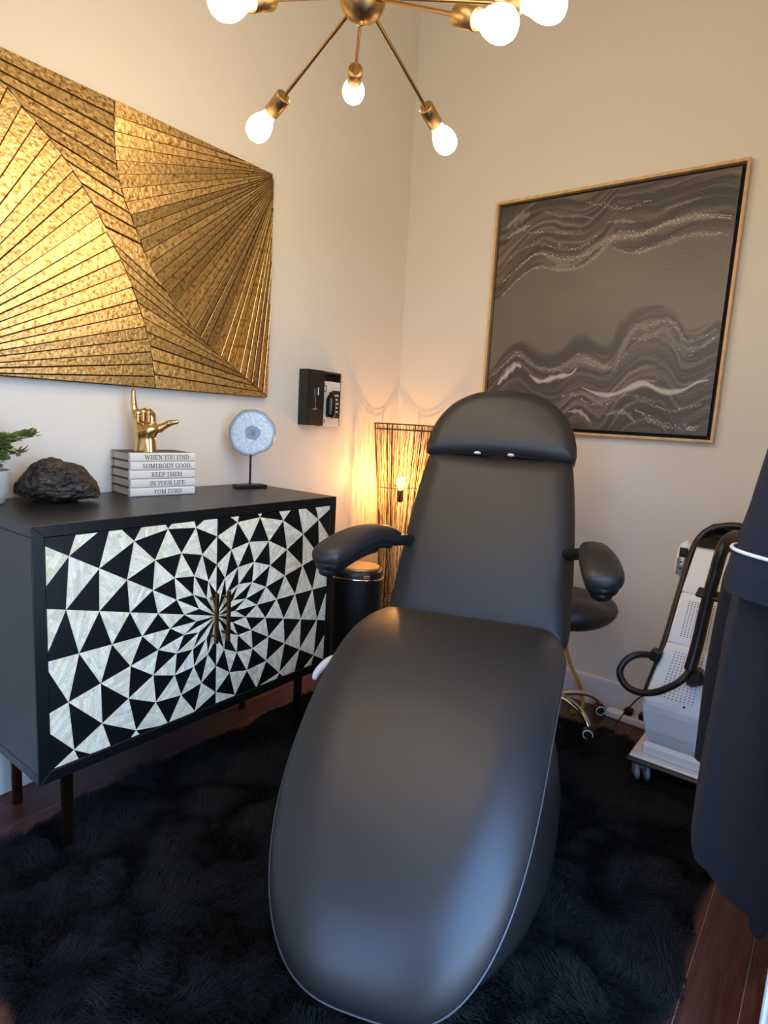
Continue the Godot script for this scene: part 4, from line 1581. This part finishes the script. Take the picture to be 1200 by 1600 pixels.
# surface nets over a smooth union of tapered capsules [a, b, ra, rb, blend]
func blob_mesh(parts: Array, lo: Vector3, hi: Vector3, cell: float) -> ArrayMesh:
	var n := Vector3i(((hi - lo) / cell).ceil()) + Vector3i.ONE
	var field := PackedFloat32Array()
	field.resize(n.x * n.y * n.z)
	field.fill(1.0)
	for z in n.z:
		for y in n.y:
			for x in n.x:
				var p := lo + Vector3(x, y, z) * cell
				var d := 1.0
				for c in parts:
					var e := sd_capsule(p, c[0], c[1], c[2], c[3])
					var k: float = c[4]
					var h := maxf(k - absf(d - e), 0.0) / k
					d = minf(d, e) - h * h * k * 0.25
				field[x + n.x * (y + n.y * z)] = d
	var index := {}
	var verts := PackedVector3Array()
	for z in n.z - 1:
		for y in n.y - 1:
			for x in n.x - 1:
				var s := Vector3.ZERO
				var m := 0
				var v := []
				for q in 8: v.append(field[(x + (q & 1)) + n.x * ((y + ((q >> 1) & 1)) + n.y * (z + (q >> 2)))])
				for e in [[0, 1], [2, 3], [4, 5], [6, 7], [0, 2], [1, 3], [4, 6], [5, 7], [0, 4], [1, 5], [2, 6], [3, 7]]:
					var a: float = v[e[0]]
					var b: float = v[e[1]]
					if (a < 0.0) != (b < 0.0):
						var f := a / (a - b)
						var pa := Vector3(e[0] & 1, (e[0] >> 1) & 1, e[0] >> 2)
						var pb := Vector3(e[1] & 1, (e[1] >> 1) & 1, e[1] >> 2)
						s += pa.lerp(pb, f)
						m += 1
				if m > 0:
					index[Vector3i(x, y, z)] = verts.size()
					verts.append(lo + (Vector3(x, y, z) + s / m) * cell)
	var st := SurfaceTool.new()
	st.begin(Mesh.PRIMITIVE_TRIANGLES)
	st.set_smooth_group(1)
	for c in index:
		for ax in 3:
			var a0: float = field[c.x + n.x * (c.y + n.y * c.z)]
			var e: Vector3i = c
			e[ax] += 1
			var a1: float = field[e.x + n.x * (e.y + n.y * e.z)]
			if (a0 < 0.0) == (a1 < 0.0): continue
			var u := Vector3i.ZERO
			var w := Vector3i.ZERO
			u[(ax + 1) % 3] = 1
			w[(ax + 2) % 3] = 1
			var q := [c, c - u, c - u - w, c - w]
			var ok := true
			for k in q:
				if not index.has(k): ok = false
			if not ok: continue
			if a0 < 0.0: q.reverse()
			for k in [0, 1, 2, 0, 2, 3]: st.add_vertex(verts[index[q[k]]])
	st.generate_normals()
	return st.commit()

func hand() -> void:
	var base := Vector3(0.10, TOP + 5 * 0.0278, 1.522)
	var t := thing("hand_sculpture", "polished gold hand sculpture with raised little finger and thumb on books", "sculpture", base, deg_to_rad(40))
	var P := []
	var C := func(a: Vector3, b: Vector3, ra: float, rb: float, k: float) -> void: P.append([a, b, ra, rb, k])
	# wrist: wider at the foot
	C.call(Vector3(-0.014, -0.006, 0.0), Vector3(-0.008, 0.062, 0.0), 0.023, 0.019, 0.012)
	C.call(Vector3(0.014, -0.006, 0.0), Vector3(0.012, 0.062, 0.0), 0.023, 0.018, 0.014)
	# palm
	C.call(Vector3(-0.016, 0.062, 0.0), Vector3(-0.024, 0.118, 0.0), 0.018, 0.015, 0.014)
	C.call(Vector3(0.004, 0.064, 0.0), Vector3(-0.004, 0.122, -0.002), 0.020, 0.016, 0.014)
	C.call(Vector3(0.018, 0.066, 0.002), Vector3(0.018, 0.118, -0.002), 0.018, 0.015, 0.014)
	# little finger up
	C.call(Vector3(-0.033, 0.112, 0.0), Vector3(-0.037, 0.155, 0.001), 0.0115, 0.0095, 0.008)
	C.call(Vector3(-0.037, 0.155, 0.001), Vector3(-0.037, 0.192, 0.003), 0.0092, 0.0068, 0.004)
	# three folded fingers
	for f in [[-0.0165, 0.136], [0.000, 0.141], [0.0175, 0.139]]:
		var x: float = f[0]
		var y: float = f[1]
		C.call(Vector3(x, 0.112, 0.002), Vector3(x, y - 0.009, 0.010), 0.0092, 0.0085, 0.005)
		C.call(Vector3(x, y - 0.009, 0.010), Vector3(x + 0.001, y - 0.012, 0.027), 0.0085, 0.0082, 0.003)
		C.call(Vector3(x + 0.001, y - 0.012, 0.027), Vector3(x + 0.002, y - 0.042, 0.026), 0.0080, 0.0072, 0.003)
	# thumb out to the side
	C.call(Vector3(0.016, 0.072, 0.006), Vector3(0.050, 0.078, 0.012), 0.016, 0.0125, 0.014)
	C.call(Vector3(0.050, 0.078, 0.012), Vector3(0.080, 0.096, 0.013), 0.0118, 0.0098, 0.006)
	C.call(Vector3(0.080, 0.096, 0.013), Vector3(0.104, 0.102, 0.012), 0.0098, 0.0074, 0.004)
	var m := blob_mesh(P, Vector3(-0.055, 0.0, -0.035), Vector3(0.122, 0.206, 0.048), 0.0027)
	obj("hand", m, M.hand_gold, t)
	var g := Geo.new()
	g.loft([capsule_ring(Vector3(0, 0.0, 0), Vector3(1, 0, 0), Vector3(0, 0, -1), 0.036, 0.023, 32, 2.4), capsule_ring(Vector3(0, 0.004, 0), Vector3(1, 0, 0), Vector3(0, 0, -1), 0.036, 0.023, 32, 2.4)])
	obj("foot", g.done(), M.hand_gold, t)

func agate() -> void:
	var at := Vector3(0.125, TOP, 1.100)
	var t := thing("agate_slice", "round pale blue agate slice mounted on a slim black stand", "agate", at, deg_to_rad(76))
	obj("base", box_mesh(Vector3(0.122, 0.012, 0.05), 0.0015), M.black_plastic, t, Vector3(0, 0.006, 0))
	obj("post", box_mesh(Vector3(0.007, 0.115, 0.007), 0.001), M.black_plastic, t, Vector3(0, 0.068, 0))
	var n := 512
	var im := Image.create(n, n, false, Image.FORMAT_RGB8)
	var fn := FastNoiseLite.new()
	fn.seed = 15
	fn.frequency = 1.0
	fn.fractal_octaves = 4
	var outline := func(a: float) -> float: return 1.0 + 0.025 * sin(a * 2.0 + 0.6) + 0.02 * sin(a * 3.0 + 2.0) + 0.010 * sin(a * 7.0) + 0.006 * sin(a * 13.0 + 1.0) - 0.05 * exp(-pow((a + 1.25) / 0.25, 2.0)) * 0.5
	for i in n:
		for j in n:
			var x := (i + 0.5) / n * 2.2 - 1.1
			var y := 1.1 - (j + 0.5) / n * 2.2
			var a := atan2(y, x)
			var r := Vector2(x, y).length() / (outline.call(a) as float)
			var c := Color(0.68, 0.76, 0.82)
			var ray := 0.5 * fn.get_noise_2d(cos(a) * 6.0, sin(a) * 6.0 + r * 2.5) + 0.8 * fn.get_noise_2d(x * 6.0, y * 6.0)
			var ex := Vector2((x - 0.03) / 1.15, y - 0.01)
			var er := ex.length() + 0.04 * fn.get_noise_2d(cos(ex.angle()) * 2.0, sin(ex.angle()) * 2.0)
			if er < 0.11: c = Color(0.34, 0.33, 0.36).lerp(Color(0.62, 0.62, 0.66), clampf(0.5 + ray * 1.2, 0, 1) * 0.6)
			elif er < 0.30:
				var ringn := sin(er * 90.0) * 0.03
				c = Color(0.45 + ringn, 0.55 + ringn, 0.64 + ringn)
			elif r > 0.90:
				var b := sin(r * 120.0) * 0.05
				c = Color(0.50 + b, 0.53 + b, 0.55 + b).lerp(Color(0.42, 0.40, 0.38), clampf((r - 0.95) * 14.0, 0, 1))
			elif r > 0.84: c = Color(0.60, 0.69, 0.76)
			else: c = Color(0.66, 0.74, 0.80).lerp(Color(0.84, 0.88, 0.91), clampf(0.35 + ray * 1.1, 0, 1))
			im.set_pixel(i, j, c)
	var m := mat(Color(1, 1, 1), 0.16)
	m.albedo_texture = ImageTexture.create_from_image(im)
	var R := Vector2(0.086, 0.089)
	var st := SurfaceTool.new()
	st.begin(Mesh.PRIMITIVE_TRIANGLES)
	st.set_smooth_group(-1)
	var seg := 72
	var pt := func(k: int, s: float, z: float) -> Array:
		var a := TAU * k / seg
		if a > PI: a -= TAU
		var q := Vector2(cos(a), sin(a)) * (outline.call(a) as float) * s
		return [Vector3(q.x * R.x, q.y * R.y, z), Vector2((q.x + 1.1) / 2.2, (1.1 - q.y) / 2.2)]
	for k in seg:
		for z in [0.0035, -0.0035]:
			for v in [[Vector3(0, 0, z), Vector2(0.5, 0.5)], pt.call(k, 0.985, z), pt.call(k + 1, 0.985, z)]:
				st.set_uv(v[1]); st.add_vertex(v[0])
		for pr in [[0.985, 0.0035, 1.0, 0.0015], [1.0, 0.0015, 1.0, -0.0015], [1.0, -0.0015, 0.985, -0.0035]]:
			var A: Array = pt.call(k, pr[0], pr[1])
			var B: Array = pt.call(k + 1, pr[0], pr[1])
			var Cc: Array = pt.call(k + 1, pr[2], pr[3])
			var Dd: Array = pt.call(k, pr[2], pr[3])
			for v in [A, B, Cc, A, Cc, Dd]:
				st.set_uv(v[1]); st.add_vertex(v[0])
	st.generate_normals()
	obj("slice", st.commit(), m, t, Vector3(0.004, 0.207, 0), Vector3(0, deg_to_rad(-22), 0))

func rock() -> void:
	var t := thing("black_stone", "rough black tourmaline stone lying between plant and book stack", "stone", Vector3(0.128, TOP, 1.818), deg_to_rad(58))
	var fn := FastNoiseLite.new()
	fn.seed = 44
	fn.frequency = 1.0
	fn.fractal_octaves = 4
	var cl := FastNoiseLite.new()
	cl.seed = 45
	cl.noise_type = FastNoiseLite.TYPE_CELLULAR
	cl.cellular_return_type = FastNoiseLite.RETURN_DISTANCE2_SUB
	cl.frequency = 1.0
	var rings := []
	# x along the stone: bottom y, top y, half depth, from the photographed outline
	var prof := [[-0.130, 0.030, 0.034, 0.008], [-0.124, 0.020, 0.050, 0.028], [-0.100, 0.014, 0.078, 0.050], [-0.075, 0.006, 0.104, 0.062], [-0.045, 0.001, 0.120, 0.070], [-0.012, -0.001, 0.123, 0.074], [0.006, -0.001, 0.120, 0.074], [0.020, 0.000, 0.113, 0.072], [0.050, 0.003, 0.110, 0.066], [0.080, 0.007, 0.096, 0.056], [0.105, 0.010, 0.073, 0.044], [0.122, 0.010, 0.050, 0.030], [0.130, 0.016, 0.036, 0.012]]
	var fine := 46
	for q in prof: q[0] *= 0.85
	for k in fine + 1:
		var f := float(k) / fine * (prof.size() - 1)
		var i := mini(int(f), prof.size() - 2)
		var q := f - i
		var L := []
		for c in 4: L.append(lerpf(prof[i][c], prof[i + 1][c], q))
		var ring := PackedVector3Array()
		for j in 56:
			var a := TAU * j / 56.0
			var cx := signf(cos(a)) * pow(absf(cos(a)), 0.8)
			var cy := signf(sin(a)) * pow(absf(sin(a)), 0.8)
			var p := Vector3(L[0], (L[1] + L[2]) / 2.0 + cy * (L[2] - L[1]) / 2.0, cx * L[3])
			var ridge := absf(fn.get_noise_3d(p.x * 9.0, p.y * 34.0, p.z * 34.0))
			var d := (0.012 * (ridge - 0.2) + 0.006 * fn.get_noise_3d(p.x * 40.0, p.y * 70.0, p.z * 70.0)) * (1.0 if k > 0 and k < fine else 0.2)
			p += Vector3(0, cy, cx).normalized() * d
			p.y = maxf(p.y, 0.0005)
			ring.append(p)
		rings.append(ring)
	var g := Geo.new()
	g.loft(rings, true, true, false)
	var m := mat(Color(1, 1, 1), 0.5)
	m.albedo_texture = noise_tex(0.012, 66, ramp([[0.0, Color(0.05, 0.047, 0.045)], [0.50, Color(0.13, 0.11, 0.095)], [0.68, Color(0.27, 0.21, 0.16)], [1.0, Color(0.42, 0.34, 0.27)]]), false, 4.0, 256, 6)
	m.uv1_triplanar = true
	m.uv1_scale = Vector3(5, 14, 14)
	m.normal_enabled = true
	m.normal_texture = noise_tex(0.04, 67, null, true, 8.0, 256, 5)
	obj("stone", g.done(), m, t)

func plant() -> void:
	var t := thing("potted_plant", "small leafy green plant in a grey white ceramic pot", "plant", Vector3(0.085, TOP, 1.985))
	obj("pot", lathe_mesh([[0.035, 0.0], [0.040, 0.003], [0.050, 0.030], [0.056, 0.065], [0.058, 0.088], [0.057, 0.092], [0.052, 0.092], [0.050, 0.080]], 40), mat(Color(0.72, 0.71, 0.70), 0.55), t)
	obj("soil", lathe_mesh([[0.0, 0.080], [0.051, 0.080], [0.051, 0.083], [0.0, 0.086]], 24), mat(Color(0.12, 0.09, 0.07), 0.95), t)
	var rng := RandomNumberGenerator.new()
	rng.seed = 29
	var greens := []
	for c in [Color(0.34, 0.40, 0.20), Color(0.45, 0.50, 0.26), Color(0.56, 0.57, 0.33)]:
		var m := mat(c, 0.55)
		m.cull_mode = BaseMaterial3D.CULL_DISABLED
		m.backlight_enabled = true
		m.backlight = Color(0.12, 0.14, 0.05)
		greens.append(m)
	for s in 22:
		var a := TAU * s / 22.0 + rng.randf_range(-0.2, 0.2)
		var out := rng.randf_range(0.35, 1.05)
		var h := rng.randf_range(0.06, 0.13) * (1.25 - 0.35 * out)
		var d := Vector3(cos(a), 0, sin(a))
		if d.x < 0: out *= 0.55
		var p0 := d * 0.02 + Vector3(0, 0.08, 0)
		var p1 := d * (0.02 + 0.035 * out) + Vector3(0, 0.08 + h * 0.75, 0)
		var p2 := d * (0.03 + 0.095 * out) + Vector3(0, 0.08 + h, 0)
		var path := spline([p0, p1, p2], 8)
		var st := obj("stem", tube_mesh(path, 0.0012, 5), greens[0], t)
		var g := Geo.new()
		for i in range(4, path.size()):
			for k in 3:
				var b: Vector3 = path[i]
				var dir := (Vector3(rng.randf_range(-1, 1), rng.randf_range(-0.3, 0.9), rng.randf_range(-1, 1)) + d * 0.4).normalized()
				if (t.position + b + dir * 0.02).x < 0.02: dir.x = absf(dir.x)
				var side := dir.cross(Vector3(rng.randf_range(-0.4, 0.4), 1, rng.randf_range(-0.4, 0.4))).normalized()
				var up := side.cross(dir)
				var l := rng.randf_range(0.016, 0.028)
				var w := l * 0.46
				var e := [b + dir * l * 0.15, b + dir * l * 0.45 + side * w + up * 0.001, b + dir * l * 0.8 + side * w * 0.7, b + dir * l, b + dir * l * 0.8 - side * w * 0.7, b + dir * l * 0.45 - side * w + up * 0.001]
				var mid := b + dir * l * 0.55 - up * 0.0012
				for q in 6: g.tri(mid, e[q], e[(q + 1) % 6])
		obj("leaves", g.done(), greens[rng.randi() % 3], st)

# ------------------------------------------------------------------ wall holder
func wall_holder() -> void:
	# z runs away to the right in the picture
	var t := thing("wall_dispenser", "black wall mounted holder with white and black packets beside gold panel", "dispenser", Vector3(0, 1.152, 0.61))
	var o := t.position
	var bb := func(called: String, lo: Vector3, hi: Vector3, material: Material, parent: Node, b := 0.001) -> MeshInstance3D:
		return obj(called, box_mesh(hi - lo, b), material, parent, (lo + hi) / 2.0 - o)
	var blk := mat(Color(0.085, 0.085, 0.085), 0.5)
	bb.call("back_plate", Vector3(0.001, 1.155, 0.505), Vector3(0.006, 1.392, 0.735), blk, t)
	bb.call("end_panel", Vector3(0.006, 1.155, 0.731), Vector3(0.060, 1.392, 0.735), blk, t)
	bb.call("front_cover", Vector3(0.056, 1.155, 0.635), Vector3(0.060, 1.392, 0.735), blk, t)
	bb.call("end_panel", Vector3(0.006, 1.155, 0.505), Vector3(0.040, 1.392, 0.512), blk, t)
	bb.call("top_panel", Vector3(0.006, 1.385, 0.512), Vector3(0.040, 1.392, 0.635), blk, t)
	# slot in the cover with a pale tool showing
	bb.call("slot", Vector3(0.0598, 1.225, 0.712), Vector3(0.0606, 1.315, 0.724), M.black_matte, t, 0.0001)
	bb.call("window_edge", Vector3(0.0598, 1.222, 0.676), Vector3(0.0608, 1.228, 0.705), M.gray_plastic, t, 0.0001)
	obj("tool", tube_mesh([Vector3(0.061, 1.228, 0.690) - o, Vector3(0.061, 1.26, 0.690) - o, Vector3(0.061, 1.312, 0.698) - o], 0.0022, 6), M.gray_plastic, t)
	obj("tool", tube_mesh([Vector3(0.061, 1.285, 0.674) - o, Vector3(0.061, 1.318, 0.675) - o], 0.0025, 6), M.white_plastic, t)
	# packets standing in the open bay
	var bay := [Vector3(0.007, 1.150, 0.515), Vector3(0.046, 1.350, 0.632)]
	var pk := bb.call("packet", bay[0], bay[1], M.paper, t, 0.002) as MeshInstance3D
	pk.set_meta("label", "white cardboard packet with black print")
	# black bottle shape in front of the packet, with printed label
	var g := Geo.new()
	g.lathe([[0.004, 0.0], [0.020, 0.002], [0.0225, 0.012], [0.0225, 0.078], [0.016, 0.095], [0.009, 0.102], [0.009, 0.112], [0.0, 0.113]], 20)
	var bo := obj("bottle", g.done(), M.black_gloss, t, Vector3(0.062, 1.192, 0.592) - o)
	bo.set_meta("label", "small black bottle")
	bb.call("bottle_clip", Vector3(0.046, 1.190, 0.518), Vector3(0.052, 1.312, 0.570), M.black_plastic, t)
	for k in 5:
		bb.call("label_print", Vector3(0.0518, 1.215 + k * 0.018, 0.532 + (k % 2) * 0.004), Vector3(0.0526, 1.222 + k * 0.018, 0.556), M.paper, t, 0.0001)
	var ring := []
	for j in 24: ring.append(Vector3(0.0468, 1.318 + sin(TAU * j / 24.0) * 0.014, 0.618 + cos(TAU * j / 24.0) * 0.011) - o)
	obj("emblem", tube_mesh(ring, 0.0018, 6, true), M.ink, t)
	bb.call("label_print", Vector3(0.0458, 1.168, 0.612), Vector3(0.0466, 1.182, 0.617), M.ink, t, 0.0001)

# ------------------------------------------------------------------ cords by the back wall
func cords() -> void:
	var y := thing("yellow_cord", "yellow cord hanging behind the chair by the back wall", "cord", Vector3(1.09, 0, 0.09))
	var pts := []
	for p in spline([Vector3(1.03, 0.33, 0.07), Vector3(1.052, 0.25, 0.08), Vector3(1.084, 0.175, 0.085), Vector3(1.125, 0.115, 0.085), Vector3(1.15, 0.05, 0.09), Vector3(1.16, 0.008, 0.12), Vector3(1.13, 0.008, 0.17)], 6): pts.append(p - y.position)
	obj("cord", tube_mesh(pts, 0.0075, 10), mat(Color(0.72, 0.56, 0.12), 0.5), y)
	var s := thing("power_strip", "white power strip with black plugs on the floor by the wall", "power strip", Vector3(1.37, 0, 0.075), deg_to_rad(-4))
	obj("housing", box_mesh(Vector3(0.24, 0.032, 0.048), 0.005), M.white_plastic, s, Vector3(0, 0.017, 0))
	for x in [-0.03, 0.03, 0.075]:
		obj("plug", box_mesh(Vector3(0.034, 0.03, 0.036), 0.006), M.black_plastic, s, Vector3(x, 0.047, 0))
	var c := thing("black_cable", "thin black cable curving over the floor from the white machine", "cable", Vector3(1.35, 0, 0.2))
	pts = []
	for p in spline([Vector3(1.484, 0.175, 0.20), Vector3(1.45, 0.19, 0.195), Vector3(1.405, 0.175, 0.195), Vector3(1.352, 0.09, 0.195), Vector3(1.325, 0.025, 0.21), Vector3(1.318, 0.008, 0.25), Vector3(1.335, 0.03, 0.30), Vector3(1.36, 0.045, 0.33)], 6): pts.append(p - c.position)
	obj("cable", tube_mesh(pts, 0.0026, 8), M.black_plastic, c)
